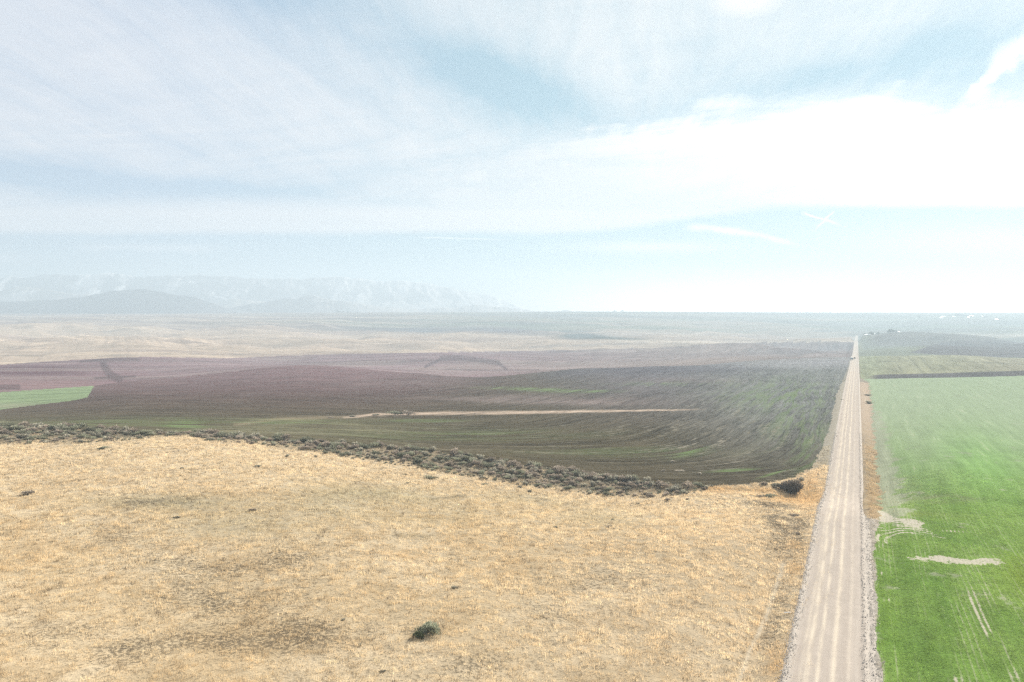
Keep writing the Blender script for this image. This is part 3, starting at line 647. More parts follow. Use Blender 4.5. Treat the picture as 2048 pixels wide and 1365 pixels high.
x, y, m1, reg, t_ = x[keep], y[keep], m1[keep], reg[keep], t_[keep]
col = nearest(T, x, y); tall = np.clip((col[:, 0]-col[:, 2]*2.2)*6, 0, 1)
z = zat(x, y)
pc = col*(0.95+0.5*(vnoise(x/0.9, y/0.9, 205)-0.5))[:, None]
weed_shade = (rng.random(len(x)) < 0.10+0.42*m1*np.clip(0.6+fbm(x, y, 2.2, 207, 3)*2.5, 0, 1.3)); pc[weed_shade] = np.array([0.155, 0.115, 0.075])*(0.6+0.9*rng.random((weed_shade.sum(), 1)))  # dead weeds, plus dark tufts painting the shadows between the straw
gs = blades('dry_grass', np.stack([x, y, z], 1), (0.13+0.42*rng.random(len(x))**2.2*(1+0.5*tall)+0.35*np.clip(fbm(x, y, 3.0, 209, 3), -0.2, 0.3))*(1-0.25*m1), np.full(len(x), 0.032)*(y/80)**0.6, 0.30, 9, np.minimum(pc*np.array([1.35, 1.37, 1.36]), 0.85), M_LEAF)
tag(gs, 'straw-coloured dry grass tufts covering the foreground hill', 'grass', None, 'stuff')
print('tufts', len(x))
# wheat
tt_ = 4.9+0.31*np.arange(0, 420); ss_ = np.arange(55, 190, 0.13)
t2, s2 = np.meshgrid(tt_, ss_); t2 = t2.ravel()+rng.normal(0, 0.035, t2.size); s2 = s2.ravel()+rng.normal(0, 0.05, s2.size)
x = RA*s2-RB+t2*RC; y = s2-t2*RA*RC
ok = (y > 60) & (x/y < 0.74) & (rng.random(len(x)) < np.clip((95/np.maximum(y, 1))**1.3, 0, 1)*0.8) & (y < 185)
x, y, t2 = x[ok], y[ok], t2[ok]
reg = nearest(REG, x, y); m2 = nearest(M2, x, y)
col = nearest(T, x, y); gr_ = np.clip((col[:, 1]-col[:, 0])*12, 0, 1)
ok = (reg == 5) & (rng.random(len(x)) < (1-m2*0.95)*np.clip(0.75+fbm(x, y, 2.0, 211, 3)*1.4+fbm(t2, y*0.05, 0.9, 213, 2)*0.9, 0.05, 1)*gr_)
x, y, col = x[ok], y[ok], col[ok]
wv = blades('young_wheat', np.stack([x, y, zat(x, y)], 1), 0.13+0.10*rng.random(len(x)), np.full(len(x), 0.04)*(y/80)**0.6, 0.11, 6, col*np.array([1.08, 0.98, 1.1])*(0.7+0.6*vnoise(x/0.7, y/0.7, 215))[:, None], M_WHEAT, 0.6)
tag(wv, 'bright green young wheat blades drilled in rows beside the gravel road', 'crop', None, 'stuff')
print('wheat', len(x))
# gravel stones along both edges of the road
n = 9000; side = rng.random(n) < 0.5; y = 60+200*rng.random(n)**1.5
t2 = np.where(side, -3.75+rng.normal(0, 0.32, n), np.where(rng.random(n) < 0.6, 4.3+rng.normal(0, 0.35, n), 3.4+rng.normal(0, 0.15, n)))
x = RA*y-RB+t2*RC; yy_ = y-t2*RA*RC; zz = np.interp(y, roadY, roadZ)+0.08-0.007*t2**2+0.13
sz = 0.025+0.07*rng.random(n)**2.5
oct_ = np.array([[1,0,0],[0,1,0],[-1,0,0],[0,-1,0],[0,0,0.8],[0,0,-0.8]], float); of = np.array([[0,1,4],[1,2,4],[2,3,4],[3,0,4],[1,0,5],[2,1,5],[3,2,5],[0,3,5]])
co = oct_[None]*(sz[:, None, None])*(0.6+0.8*rng.random((n, 6, 3)))+np.stack([x, yy_, zz], 1)[:, None]
st = mesh_np('gravel', co.reshape(-1, 3), (of[None]+np.arange(n)[:, None, None]*6).reshape(-1, 3), M_STONE, smooth=False)
tag(st, 'loose pale gravel stones heaped along both edges of the road', 'gravel', None, 'stuff')

# ------------------------------------------------------------------ shrubs
def sprigs(n, rx, ry, rz_, tip, dark, size=0.24, seed=0, lobes=7, sprd=1.12):
    g = np.random.default_rng(seed)
    cen = np.stack([(g.random(lobes)-0.5)*sprd*rx, (g.random(lobes)-0.5)*sprd*ry, (0.12+0.5*g.random(lobes))*rz_], 1); cr = 0.35+0.3*g.random(lobes)
    k = g.integers(0, lobes, n); d = g.normal(size=(n, 3)); d /= np.linalg.norm(d, axis=1)[:, None]
    d[:, 2] = np.abs(d[:, 2])*0.9-0.1*g.random(n)
    rr = g.random(n)**0.45
    p = cen[k]+d*rr[:, None]*cr[k][:, None]*np.array([rx, ry, rz_])
    p[:, 2] = np.maximum(p[:, 2], 0.02)
    up = d*0.6+np.array([0, 0, 0.9])+g.normal(0, 0.3, (n, 3)); up /= np.linalg.norm(up, axis=1)[:, None]
    sd = np.cross(up, g.normal(size=(n, 3))); sd /= np.linalg.norm(sd, axis=1)[:, None]+1e-9
    L = size*(0.6+0.8*g.random(n))[:, None]
    co = np.stack([p-up*L*0.4, p+sd*L*0.22, p+up*L*0.6, p-sd*L*0.22], 1).reshape(-1, 3)
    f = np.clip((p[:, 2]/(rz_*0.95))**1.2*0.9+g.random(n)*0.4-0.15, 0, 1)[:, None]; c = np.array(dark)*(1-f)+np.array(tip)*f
    return co, np.arange(4*n).reshape(-1, 4), np.repeat(c, 4, 0)
def stems(n, h, seed, r=0.02):
    g = np.random.default_rng(seed); co, fa = [], []
    for i in range(n):
        a = g.random()*6.28; l = h*(0.6+0.5*g.random()); tipv = np.array([math.cos(a)*l*0.6, math.sin(a)*l*0.6, l]); b0 = len(co)
        for q_ in range(3):
            b = q_*2.094; co.append([r*math.cos(b), r*math.sin(b), -0.05])
        for q_ in range(3):
            b = q_*2.094; co.append(list(tipv+np.array([r*0.4*math.cos(b), r*0.4*math.sin(b), 0])))
        for q_ in range(3): fa.append([b0+q_, b0+(q_+1) % 3, b0+3+(q_+1) % 3, b0+3+q_])
    return np.array(co), np.array(fa)
SAGE_T, SAGE_D = (0.44, 0.41, 0.32), (0.045, 0.04, 0.028)  # lower tone darkened to paint the deep shade inside the shrubs
shr = []
for k in range(9):
    co, fa, cc = sprigs(420, 0.85+0.25*(k % 3), 0.8, 0.95, (SAGE_T, (0.42, 0.35, 0.28), (0.30, 0.30, 0.21))[k % 3], SAGE_D, 0.26, 300+k)
    sco, sfa = stems(9, 0.7, 320+k)
    allc = np.concatenate([co, sco]); allf = np.concatenate([fa, sfa+len(co)]); tint = np.concatenate([cc, np.tile([0.09, 0.07, 0.055], (len(sco), 1))])
    o = mesh_np('sagebrush', allc, allf, M_SAGE, {'tint': tint}, smooth=False, link=False); shr.append(o.data); bpy.data.objects.remove(o)
def shrub(px, py, w_, label, group=None, mesh=None, hs=1.0, y1=6600):
    x_, y_, z_ = ground(px, py, 45, y1); return shrub_at(x_, y_, z_, w_, label, group, mesh, hs)
def shrub_at(x_, y_, z_, w_, label, group=None, mesh=None, hs=1.0):
    o = bpy.data.objects.new('sagebrush', mesh or random.choice(shr)); C.objects.link(o)
    s_ = w_/2.1; o.location = (x_, y_, z_-0.05); o.scale = (s_, s_*(0.85+0.3*random.random()), s_*hs*(0.85+0.35*random.random())); o.rotation_euler = (0, 0, random.random()*6.28)
    return tag(o, label, 'shrub', group)
# the belt: candidates in the strip between the hill's far edge and the lower edge of the belt
cand = []
for px in np.arange(-60, 1425, 4.0):
    top, bot = float(fx(HILL, px)), float(fx(BELT, px))
    if bot < top+2: continue
    for _ in range(14):
        py = top+1+(bot-top-1)*random.random()**1.25*1.05; cand.append((px+random.uniform(-3, 3), py))
random.shuffle(cand)
pts = []; grid = {}
for px, py in cand:
    x_, y_, z_ = ground(px, py, 100, 240)
    if y_ > 238: continue
    if random.random() < 0.85*sst(0.09, 0.26, float(fbm(np.array([x_]), np.array([y_]), 9.0, 403, 3)[0])+0.10*(px > 1150)+0.06*(330 < px < 520)) and px > 300: continue
    d = 0.55+0.5*vnoise(np.array([x_/7.0]), np.array([y_/7.0]), 401)[0]*2.2
    key = (int(x_//2), int(y_//2))
    if any(math.hypot(x_-a, y_-b) < d for i in (-1, 0, 1) for j in (-1, 0, 1) for a, b in grid.get((key[0]+i, key[1]+j), [])): continue
    grid.setdefault(key, []).append((x_, y_)); 
    thin = (py-fx(HILL, px))/(fx(BELT, px)-fx(HILL, px))
    pts.append((x_, y_, z_, px, (0.8+2.4*random.random()**2.0)*(1.3-0.6*thin)))
pts.sort(key=lambda p: -p[4]/p[1])
print('belt shrubs', len(pts))
secs = [(210, 'grey sagebrush in the thick belt at the far left edge of the grass hill', 'sagebrush in the thick left belt'),
        (480, 'grey sagebrush in the thin broken belt below the light green tip of the ploughed field', 'sagebrush in the thin broken belt'),
        (900, 'grey-green sagebrush in the belt along the dark ploughed field, left of centre', 'sagebrush in the centre belt'),
        (1430, 'grey-green sagebrush in the belt where it slopes down towards the road', 'sagebrush in the belt nearest the road')]
NB = 236
for x_, y_, z_, px, w_ in pts[:NB]:
    s = next(s for s in secs if px < s[0]); shrub_at(x_, y_, z_, w_, s[1], s[2])
rest = pts[NB:]; co, fa, ti, off = [], [], [], 0
for x_, y_, z_, px, w_ in rest:
    me = random.choice(shr); n = len(me.vertices); v = np.empty(n*3, np.float32); me.vertices.foreach_get('co', v); v = v.reshape(-1, 3)
    f = np.empty(len(me.loops), np.int32); me.loops.foreach_get('vertex_index', f); c = np.empty(n*4, np.float32); me.attributes['tint'].data.foreach_get('color', c)
    a = random.random()*6.28; s_ = w_/2.1; R = np.array([[math.cos(a), -math.sin(a), 0], [math.sin(a), math.cos(a), 0], [0, 0, 1]])*s_
    co.append(v@R.T+np.array([x_, y_, z_-0.05])); fa.append(f.reshape(-1, 4)+off); ti.append(c.reshape(-1, 4)[:, :3]*(0.8+0.4*random.random())); off += n
if rest:
    o = mesh_np('small_sagebrush', np.concatenate(co), np.concatenate(fa), M_SAGE, {'tint': np.concatenate(ti)}, smooth=False)
    tag(o, 'low sagebrush filling the gaps of the long grey belt', 'shrub', None, 'stuff')
# single shrubs out on the grass
singles = [
 (55, 990, 2.3, 0.55, 'dark flat sagebrush alone near the left edge of the dry hill'),
 (505, 1024, 1.5, 0.8, 'dark round sagebrush alone in the middle of the left half of the hill'),
 (353, 1036, 1.3, 0.55, 'small dark sagebrush below and left of the round lone one'),
 (364, 938, 1.2, 0.7, 'small grey sagebrush alone in the grass below the thin part of the belt'),
 (515, 934, 2.6, 0.4, 'low spreading sagebrush below the belt, wider than it is tall'),
 (207, 899, 2.2, 0.6, 'sagebrush just below the thick left belt'),
 (270, 888, 1.3, 0.6, 'small brown sagebrush at the right end of the thick left belt'),
 (574, 914, 1.6, 0.8, 'upright sagebrush standing just clear of the belt, left of centre'),
 (632, 915, 1.4, 0.7, 'sagebrush just below the belt with a gap either side'),
 (860, 958, 2.8, 0.4, 'low grey-green sagebrush pair spread flat below the centre of the belt'),
 (815, 967, 1.0, 0.8, 'tiny olive sagebrush left of the flat spreading pair'),
 (810, 950, 0.9, 0.9, 'tiny brown sagebrush above the tiny olive one'),
 (970, 970, 1.4, 0.6, 'small green sagebrush right of the flat spreading pair'),
 (1040, 976, 1.8, 0.6, 'sagebrush at the ragged lower side of the belt, right of centre'),
 (1058, 985, 1.6, 0.7, 'lowest sagebrush of the ragged clump right of centre'),
 (1222, 1055, 2.0, 0.5, 'sprawling olive sagebrush on the bare right part of the hill'),
 (1225, 1040, 0.9, 0.6, 'tiny olive sagebrush above the sprawling one'),
 (1112, 1056, 1.3, 0.5, 'faint brown sagebrush left of the sprawling olive one'),
 (1335, 1003, 1.4, 0.9, 'upright brown sagebrush below the right end of the belt'),
 (1276, 1009, 1.5, 0.6, 'olive sagebrush left of the upright brown one'),
 (1375, 1000, 0.9, 0.7, 'small rusty sagebrush right of the upright brown one'),
 (1446, 1000, 0.8, 0.7, 'tiny rusty sagebrush out in the grass left of the hollow'),
 (1370, 988, 2.6, 0.6, 'wide grey sagebrush near the right end of the belt'),
 (1405, 976, 2.2, 0.9, 'tall grey sagebrush closing the right end of the belt'),
 (1318, 975, 1.6, 0.9, 'dark spiky sagebrush at the field edge near the right end of the belt'),
 (910, 1177, 1.25, 0.65, 'small green sagebrush above and right of the big foreground one'),
 (686, 1240, 0.9, 0.5, 'low dark sagebrush left of the big foreground one'),
 (765, 1345, 0.9, 0.5, 'low dark sagebrush at the bottom edge of the picture left of centre'),
 (720, 1290, 0.8, 0.4, 'small dark sagebrush patch below and left of the big foreground one'),
 (1530, 972, 2.4, 1.0, 'grey sagebrush at the left end of the row above the hollow'),
 (1552, 976, 2.8, 1.05, 'largest grey-brown sagebrush left of the black bush at the hollow'),
 (1603, 962, 2.3, 0.9, 'brown sagebrush at the corner of the ploughed field above the black bush'),
 (1538, 997, 3.0, 0.6, 'wide dark sagebrush in the orange grass below the row at the hollow'),
 (1520, 995, 2.0, 0.5, 'low dark sagebrush at the left side of the hollow'),
 (1588, 1032, 2.2, 0.35, 'flat weedy sagebrush between the hollow and the road'),
 (1600, 1068, 1.6, 0.35, 'flat dark sagebrush on the bank halfway down the road edge'),
 (1735, 792, 4.6, 0.5, 'far dark sagebrush on the right verge of the road'),
 (1738, 808, 4.6, 0.6, 'nearer dark sagebrush on the right verge of the road'),
 (1685, 801, 2.0, 0.6, 'lone dark sagebrush on the left edge of the gravel road'),
 (790, 831, 6.0, 0.55, 'grey sagebrush at the left end of the straw strip in the field'),
 (815, 831, 6.5, 0.6, 'dark sagebrush at the right end of the clump on the straw strip'),
 (750, 831, 5.0, 0.4, 'low grey sagebrush left of the clump on the straw strip'),
 (705, 834, 4.0, 0.35, 'lowest grey sagebrush at the tip of the straw strip'),
 (662, 836, 3.0, 0.4, 'lone dark sagebrush left of the straw strip'),
]
for px, py, w_, hs, lab in singles: shrub(px, py, w_, lab, 'single sagebrush away from the belt', None, hs)
def big_shrub(px, py, w_, h, label, tip, dark, seed, n=1400, cat='shrub', name='sagebrush', size=0.22):
    x_, y_, z_ = ground(px, py); e = bpy.data.objects.new(name, None); C.objects.link(e); e.location = (x_, y_, z_-(0.05 if name == 'sagebrush' else 0.45))
    co, fa, cc = sprigs(n, w_*0.42, w_*0.40, h*0.95, tip, dark, size, seed, 14, 1.3 if name == 'sagebrush' else 1.15)
    mesh_np('crown', co, fa, M_SAGE, {'tint': cc}, smooth=False, parent=e)
    sco, sfa = stems(14, h*0.8, seed+1, 0.03); mesh_np('stem', sco, sfa, M_WOOD, smooth=False, parent=e)
    return tag(e, label, cat)
big_shrub(855, 1268, 3.0, 1.15, 'largest foreground sagebrush, pale grey-green with a dark left side', (0.33, 0.34, 0.24), (0.10, 0.105, 0.07), 501)
big_shrub(836, 1276, 1.3, 0.6, 'dark green sagebrush touching the left foot of the largest foreground one', (0.14, 0.16, 0.08), (0.05, 0.055, 0.03), 503, 500)
big_shrub(1581, 987, 6.2, 3.4, 'big nearly black bush in the orange grass hollow beside the road', (0.17, 0.14, 0.11), (0.02, 0.017, 0.013), 505, 4200, 'bush', 'dark_bush', 0.36)  # foliage tone near black: shade of the backlit side painted in

# ------------------------------------------------------------------ small things
import bmesh
def bm_obj(name, bm, mat, parent=None, loc=None):
    me = bpy.data.meshes.new(name); bm.to_mesh(me); bm.free(); me.materials.append(mat)
    o = bpy.data.objects.new(name, me); C.objects.link(o)
    if parent: o.parent = parent
    if loc: o.location = loc
    return o
def box(bm, c, s, taper=None):
    vs = bmesh.ops.create_cube(bm, size=1)['verts']
    for v in vs:
        k = taper if (taper and v.co.z > 0) else (1, 1)
        v.co = Vector((v.co.x*s[0]*k[0]+c[0], v.co.y*s[1]*k[1]+c[1], v.co.z*s[2]+c[2]))
    return vs
def cyl(bm, c, r, w_, axis='x', seg=14):
    vs = bmesh.ops.create_cone(bm, cap_ends=True, segments=seg, radius1=r, radius2=r, depth=w_)['verts']
    R = Matrix.Rotation(math.pi/2, 3, 'Y') if axis == 'x' else Matrix.Rotation(0, 3, 'Z')
    for v in vs: v.co = R@v.co+Vector(c)
M_WHITE = plain_mat('white paint', (0.75, 0.75, 0.74), 0.35, 0.05); M_GLASS = plain_mat('dark glass', (0.02, 0.04, 0.05), 0.08, 0.0); M_TYRE = plain_mat('tyre rubber', (0.02, 0.02, 0.02), 0.8)
M_STEEL = plain_mat('wheel steel', (0.4, 0.4, 0.4), 0.4, 0.05, 0.6); M_BROWN = plain_mat('brown paint', (0.16, 0.11, 0.08), 0.4, 0.05); M_TEAL = plain_mat('dark teal paint', (0.03, 0.10, 0.12), 0.35, 0.05); M_RED = plain_mat('red lamp glass', (0.3, 0.02, 0.02), 0.2)
def pickup(px, py, label, paint_, lower, rot, sc=1.0):
    x_, y_, _ = ground(px, py); t_ = (x_-RA*y_+RB)*RC; z_ = float(np.interp(y_, roadY, roadZ))+0.1 if abs(t_) < 5 else float(zat(x_, y_))+0.05
    e = bpy.data.objects.new('pickup_truck', None); C.objects.link(e); e.location = (x_, y_, z_); e.rotation_euler = (0, 0, rot); e.scale = (sc,)*3
    bm = bmesh.new(); box(bm, (0, 0, 0.78), (1.95, 5.6, 0.55)); box(bm, (0, 1.95, 1.12), (1.9, 1.6, 0.25), (0.94, 0.92))
    box(bm, (-0.92, -1.75, 1.2), (0.1, 2.0, 0.35)); box(bm, (0.92, -1.75, 1.2), (0.1, 2.0, 0.35)); box(bm, (0, -2.74, 1.2), (1.74, 0.1, 0.35)); bm_obj('body', bm, lower, e)
    bm = bmesh.new(); box(bm, (0, 0.25, 1.42), (1.84, 2.0, 0.75), (0.82, 0.72)); bm_obj('cab', bm, M_GLASS, e)
    bm = bmesh.new(); box(bm, (0, 0.25, 1.86), (1.62, 1.6, 0.12)); bm_obj('roof', bm, paint_, e)
    bm = bmesh.new(); box(bm, (0, 2.85, 0.6), (1.95, 0.16, 0.22)); box(bm, (0, -2.87, 0.6), (1.95, 0.14, 0.22)); bm_obj('bumper', bm, M_STEEL, e)
    for sx in (-0.9, 0.9):
        for sy in (-1.7, 1.8):
            bm = bmesh.new(); cyl(bm, (0, 0, 0), 0.4, 0.26); w_ = bm_obj('wheel', bm, M_TYRE, e, (sx, sy, 0.4))
            bm = bmesh.new(); cyl(bm, (0, 0, 0), 0.22, 0.28); bm_obj('rim', bm, M_STEEL, w_)
        bm = bmesh.new(); box(bm, (0, 0, 0), (0.3, 0.06, 0.2)); bm_obj('headlight', bm, M_WHITE, e, (sx*0.8, 2.82, 0.92))
        bm = bmesh.new(); box(bm, (0, 0, 0), (0.16, 0.06, 0.35)); bm_obj('tail_light', bm, M_RED, e, (sx, -2.82, 0.95))
    return tag(e, label, 'truck')
pickup(1703.5, 721, 'white-roofed pickup truck with dark teal body at the road crest', M_WHITE, M_TEAL, math.radians(-23+180), 1.35)
pickup(1709.3, 719, 'small brown pickup truck on the road crest right of the white one', M_BROWN, M_BROWN, math.radians(-23), 0.95)
# pale stick lying in the verge
x_, y_, z_ = ground(1575, 1228); bm = bmesh.new(); cyl(bm, (0, 0, 0.06), 0.05, 0.75); cyl(bm, (0.2, 0.0, 0.06), 0.062, 0.05); cyl(bm, (-0.37, 0.0, 0.06), 0.035, 0.12)
o = bm_obj('weathered_post', bm, M_WHITE, None, (x_, y_, z_+0.1)); o.rotation_euler = (0, 0, 0.1); tag(o, 'short white post lying in the grass on the left verge', 'post')
# pale straw heaps left on the ploughed field
for px, py, w_, lab in ((1360, 943, 2.6, 'long pale straw heap on the dark field beside the curved rows'), (1346, 924, 1.6, 'small pale straw heap up the dark field from the long one'), (1399, 949, 1.0, 'tiny pale straw heap right of the long one'), (1328, 943, 1.2, 'pale straw heap left of the long one')):
    x_, y_, z_ = ground(px, py); co, fa, cc = sprigs(160, w_*0.5, w_*0.25, 0.35, (0.5, 0.45, 0.38), (0.3, 0.26, 0.2), 0.25, int(px))
    o = mesh_np('straw_heap', co, fa, M_LEAF, {'tint': cc}, smooth=False); o.location = (x_, y_, z_); tag(o, lab, 'straw heap', 'straw heaps on the ploughed field')
# barns and houses far out on the plain
M_BARNW = plain_mat('white barn siding', (0.62, 0.62, 0.61), 0.6, 0.05); M_BARNR = plain_mat('pale metal roof', (0.55, 0.57, 0.58), 0.4, 0.05); M_DARK = plain_mat('dark door', (0.08, 0.07, 0.07))
def barn(px, py, L, W, H, label, group=None, y0=45, rot=0.3):
    x_, y_, z_ = ground(px, py, y0); e = bpy.data.objects.new('barn', None); C.objects.link(e); e.location = (x_, y_, z_-0.5); e.rotation_euler = (0, 0, rot)
    bm = bmesh.new(); box(bm, (0, 0, H*0.35), (L, W, H*0.7))
    v = [bm.verts.new(p) for s in (-1, 1) for p in ((s*L/2, -W/2, H*0.7), (s*L/2, W/2, H*0.7), (s*L/2, 0, H))]; bm.faces.new(v[:3]); bm.faces.new(v[3:]); bm_obj('wall', bm, M_BARNW, e)
    bm = bmesh.new()
    for s in (-1, 1):
        a = [(-L/2-0.6, s*(W/2+0.7), H*0.68), (L/2+0.6, s*(W/2+0.7), H*0.68), (L/2+0.6, 0, H+0.15), (-L/2-0.6, 0, H+0.15)]
        lo = [bm.verts.new(p) for p in a]; hi = [bm.verts.new((p[0], p[1], p[2]+0.25)) for p in a]
        bm.faces.new(lo); bm.faces.new(hi)
        for i in range(4): bm.faces.new((lo[i], lo[(i+1) % 4], hi[(i+1) % 4], hi[i]))
    bm_obj('roof', bm, M_BARNR, e)
    bm = bmesh.new(); box(bm, (0, -W/2-0.05, H*0.25), (L*0.2, 0.2, H*0.5)); bm_obj('door', bm, M_DARK, e)
    return tag(e, label, 'barn', group)
for px, py, L, H, lab in ((1885, 634.5, 52, 9, 'long white barn at the left end of the farm on the right horizon'), (1881, 637.5, 34, 8, 'white barn just below the leftmost long one on the horizon'), (1907, 634.5, 34, 8, 'white barn between the leftmost barns and the trees on the horizon'),
                          (1924, 633, 18, 10, 'small white barn among the horizon trees'), (1936, 636.5, 14, 10, 'small square white barn in front of the horizon farm'), (1942, 633.5, 46, 10, 'tall white barn right of the trees on the horizon'),
                          (1964, 634, 14, 7, 'tiny white barn right of the tall one on the horizon'), (1992, 640, 40, 8, 'white barn standing apart at the right of the horizon farm')):
    barn(px, py, L*0.5, 10, H*0.5, lab, 'white barns on the right horizon', 3000)
for px, py, L, H, y0, lab in ((1734, 675, 26, 5, 1850, 'long pale barn behind the hill right of the road end'), (1748.5, 674, 6, 6, 1850, 'small white barn on the hill line right of the road end'), (1795, 676.5, 9, 5, 1850, 'low pale barn beside the right tree clump past the hill'),
                              (56, 629, 22, 9, 3500, 'tiny white barn on the left horizon below the blue mountain'), (78, 628.5, 18, 7, 3500, 'faint pale barn right of the tiny white one on the left horizon')):
    barn(px, py, L*0.6, 6, H*0.6, lab, 'distant barns', y0)
# trees far out
M_TREE = leaf_mat('tree leaf', 0.2); trees = []
for k in range(4):
    g = np.random.default_rng(600+k); n = 420; lob = 10
    cen = np.stack([(g.random(lob)-0.5)*0.62, (g.random(lob)-0.5)*0.62, 0.38+0.5*g.random(lob)], 1); kk_ = g.integers(0, lob, n); d = g.normal(size=(n, 3)); d /= np.linalg.norm(d, axis=1)[:, None]
    p = cen[kk_]+d*(g.random(n)**0.5*0.19)[:, None]; up = g.normal(size=(n, 3)); up /= np.linalg.norm(up, axis=1)[:, None]; sd = np.cross(up, g.normal(size=(n, 3))); sd /= np.linalg.norm(sd, axis=1)[:, None]
    s_ = 0.045*(0.6+0.8*g.random(n))[:, None]; co = np.stack([p-up*s_, p+sd*s_, p+up*s_, p-sd*s_], 1).reshape(-1, 3)
    f = g.random((n, 1)); cc = np.array((0.06, 0.07, 0.05))*(1-f)+np.array((0.13, 0.135, 0.09))*f
    cr = mesh_np('crown', co, np.arange(4*n).reshape(-1, 4), M_TREE, {'tint': np.repeat(cc, 4, 0)}, smooth=False, link=False); bm = bmesh.new()
    bmesh.ops.create_cone(bm, cap_ends=True, segments=7, radius1=0.035, radius2=0.015, depth=0.6, matrix=Matrix.Translation((0, 0, 0.3)))
    for j in range(5):
        a = j*1.26+k; bmesh.ops.create_cone(bm, cap_ends=True, segments=5, radius1=0.016, radius2=0.005, depth=0.4, matrix=Matrix.Translation((0.1*math.cos(a), 0.1*math.sin(a), 0.5))@Matrix.Rotation(a, 4, 'Z')@Matrix.Rotation(0.6, 4, 'Y'))
    me = bpy.data.meshes.new('trunk'); bm.to_mesh(me); bm.free(); me.materials.append(M_WOOD); trees.append((cr.data, me)); bpy.data.objects.remove(cr)
def tree(px, py, h, label, group, y0, wide=1.0):
    x_, y_, z_ = ground(px, py, y0); e = bpy.data.objects.new('tree', None); C.objects.link(e); e.location = (x_, y_, z_-0.3); s_ = h*(0.5 if y0 >= 3000 else 1.0); e.scale = (s_*wide, s_*wide, s_); e.rotation_euler = (0, 0, random.random()*6.28)
    c, t_ = random.choice(trees)
    for nm, d in (('crown', c), ('trunk', t_)):
        o = bpy.data.objects.new(nm, d); C.objects.link(o); o.parent = e
    tag(e, label, 'tree', group)
for px, py, h in ((1728, 676, 6), (1731, 676, 5), (1740, 674.5, 8), (1743, 674, 9), (1746, 674, 7), (1753, 674.5, 6), (1757, 674.5, 7)):
    tree(px, py, h, 'hazy blue tree behind the hill just right of the road end', 'trees behind the hill right of the road end', 1850, 1.3)
for px, py, h in ((1778, 676, 9), (1781, 676, 10), (1784, 676, 10), (1787, 676.5, 8), (1793, 677, 6)):
    tree(px, py, h, 'hazy blue tree in the clump on the pale strip past the hill', 'trees on the pale strip', 1850, 1.3)
for px, py, h in ((1838, 635, 22), (1844, 634.5, 24), (1850, 635, 20), (1900, 634, 22), (1914, 635, 34), (1918, 635, 36), (1922, 635, 34), (1927, 635, 30), (1933, 635, 26), (1969, 636, 22), (1974, 637, 20), (2000, 640, 20)):
    tree(px, py, h, 'faint tree in the shelterbelt round the farm on the right horizon', 'trees on the right horizon', 3000, 1.5)
for px, py, h in ((52, 629.5, 12), (61, 629.5, 12), (91, 629, 12), (111, 629, 10), (228, 629, 22), (470, 628, 22), (676, 626.5, 25), (686, 626.5, 24), (696, 626.5, 22), (1228, 625, 24), (1245, 625, 22)):
    tree(px, py, h, 'speck of a tree on the horizon under the mountains' if px < 1000 else 'speck of a tree on the white horizon right of centre', 'trees on the left horizon' if px < 1000 else 'trees on the middle horizon', 4500, 1.5)

# ------------------------------------------------------------------ mountains
def mountain_mat(name, base, snow_amt):
    m = bpy.data.materials.new(name); m.use_nodes = True; t = m.node_tree; t.nodes.clear()
    out = t.nodes.new('ShaderNodeOutputMaterial'); bs = t.nodes.new('ShaderNodeBsdfDiffuse'); t.links.new(bs.outputs[0], out.inputs[0])
    ge = t.nodes.new('ShaderNodeNewGeometry'); P = ge.outputs['Position']
    a = noise(t, P, 0.022, 5, 0.65); sn = attr(t, 'snow')
    col = mix(t, a, (base[0]*0.75, base[1]*0.75, base[2]*0.75), (base[0]*1.25, base[1]*1.25, base[2]*1.25))
    col = mix(t, attr(t, 'pale'), col, (0.46, 0.44, 0.42))  # rock pales to the right: fading into haze painted as colour
    if snow_amt: col = mix(t, ((a-0.5)*1.1+sn).ss(0.45, 0.66)*(1.0-attr(t, 'pale')*0.75)*snow_amt, col, (0.78, 0.76, 0.76))
    t.links.new(col, bs.inputs[0]); return m
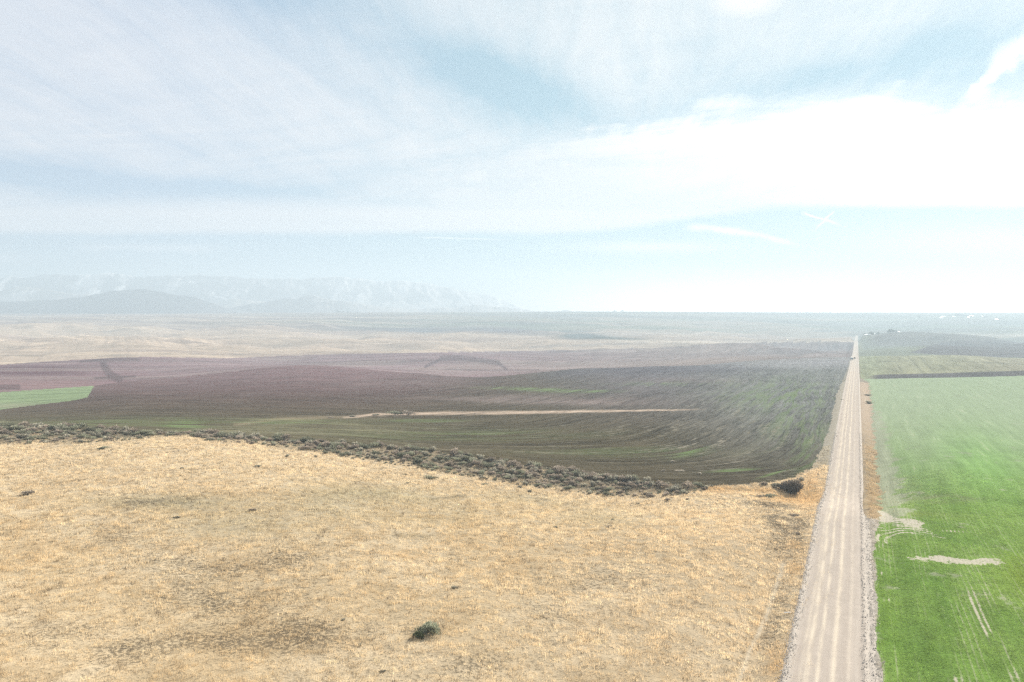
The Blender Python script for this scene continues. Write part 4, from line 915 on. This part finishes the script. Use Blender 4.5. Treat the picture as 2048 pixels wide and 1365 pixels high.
def ridge(name, crest, Y, depth, base, snow, label, seed, rough):
    px = np.arange(crest[0][0], crest[-1][0], 1.5); py = np.interp(px, [c[0] for c in crest], [c[1] for c in crest])
    py = np.convolve(np.pad(py, 4, 'edge'), np.hanning(9)/np.hanning(9).sum(), 'valid')
    u = (px-CX)/F; top = CAMZ+slope(py)*Y; zb = -25.0
    v = np.linspace(-1.0, 1.0, 70); Uu, Vv = np.meshgrid(u, v, indexing='ij')
    Yg = Y+Vv*depth*np.where(Vv < 0, 1.0, 0.7); Xg = Uu*Y*(1+0.0*Vv)
    prof_ = np.where(Vv < 0, (1+Vv)**1.15, (1-Vv)**1.0)
    n_ = fbm(Xg, Yg, 330, seed, 6); rg = 1-np.abs(fbm(Xg+n_*140, Yg*0.7, 200, seed+9, 5))*4
    top = top+(fbm(px, px*0, 18, seed+3, 3)*14+fbm(px, px*0, 60, seed+4, 3)*40)*(1 if rough > 0.125 else 0.5)
    H = (top[:, None]-zb)
    Zg = zb+H*(prof_+rough*(rg-0.55)*prof_**0.6*(1-0.75*prof_**6)+rough*0.35*n_*(prof_ > 0.02))
    snowv = 0.40+n_*0.9+np.where(Vv < 0, 0.45*(rg-0.6), 0)+0.12*np.exp(-((prof_-0.45)/0.25)**2)
    a_, b_ = np.meshgrid(np.arange(len(u)-1), np.arange(len(v)-1), indexing='ij'); n2 = len(v)
    f = np.stack([a_*n2+b_, (a_+1)*n2+b_, (a_+1)*n2+b_+1, a_*n2+b_+1], -1).reshape(-1, 4)
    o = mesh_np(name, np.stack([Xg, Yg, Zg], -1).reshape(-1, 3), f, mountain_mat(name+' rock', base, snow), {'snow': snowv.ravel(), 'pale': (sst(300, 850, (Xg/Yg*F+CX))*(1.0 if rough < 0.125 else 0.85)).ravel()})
    return tag(o, label, None, None, 'structure')
ridge('mountains', [(-900,575),(-300,560),(0,556),(60,552),(100,549),(150,551),(200,551),(235,549),(270,555),(330,553),(365,549),(400,548),(430,551),(460,553),(500,558),(540,555),(560,555),(620,556),(660,555),(690,554),(720,558),(760,560),(800,561),(850,567),(890,572),(940,583),(980,594),(1030,610),(1080,628)], 6900, 600, (0.13, 0.125, 0.15), 0.9, 'long snow-streaked mountain range fading into haze on the left', 700, 0.13)
ridge('foothills', [(-900,600),(-300,590),(0,580),(40,576),(75,578),(120,586),(170,590),(230,592),(300,600),(420,606),(470,600),(600,612),(760,624),(800,632)], 6100, 320, (0.36, 0.32, 0.29), 0.75, 'snow-dusted foothills below the mountain range', 720, 0.16)
ridge('blue_hills', [(-900,612),(-200,607),(0,602),(60,602),(120,601),(170,594),(220,584),(260,581),(290,579),(320,581),(350,587),(390,590),(420,603),(450,614),(480,622),(520,630)], 5000, 260, (0.05, 0.045, 0.06), 0.0, 'broad dark blue hill in front of the snowy mountains', 740, 0.12)
ridge('low_hills', [(430,632),(455,618),(480,612),(520,607),(560,601),(600,596),(620,589),(650,594),(700,604),(760,610),(820,616),(900,617),(960,612),(1020,617),(1090,622),(1180,628),(1240,634)], 5250, 200, (0.16, 0.15, 0.16), 0.0, 'low hazy hill right of the broad blue one', 760, 0.15)

# ------------------------------------------------------------------ the air
hz = bpy.data.materials.new('haze air'); hz.use_nodes = True; t = hz.node_tree; t.nodes.clear()
out = t.nodes.new('ShaderNodeOutputMaterial'); pv = t.nodes.new('ShaderNodeVolumePrincipled')
pv.inputs['Density Attribute'].default_value = ''; pv.inputs['Density'].default_value = 3.25e-4; pv.inputs['Color'].default_value = (0.405, 0.487, 0.552, 1); pv.inputs['Anisotropy'].default_value = 0.2
t.links.new(pv.outputs[0], out.inputs['Volume'])
bm = bmesh.new(); top = 378.0; bot = float(ZG.min())-1.5; box(bm, (0, 3550, (top+bot)/2), (24000, 8100, top-bot)); ho = bm_obj('haze', bm, hz)
tag(ho, 'pale haze filling the air over the whole plain', 'haze', None, 'stuff')
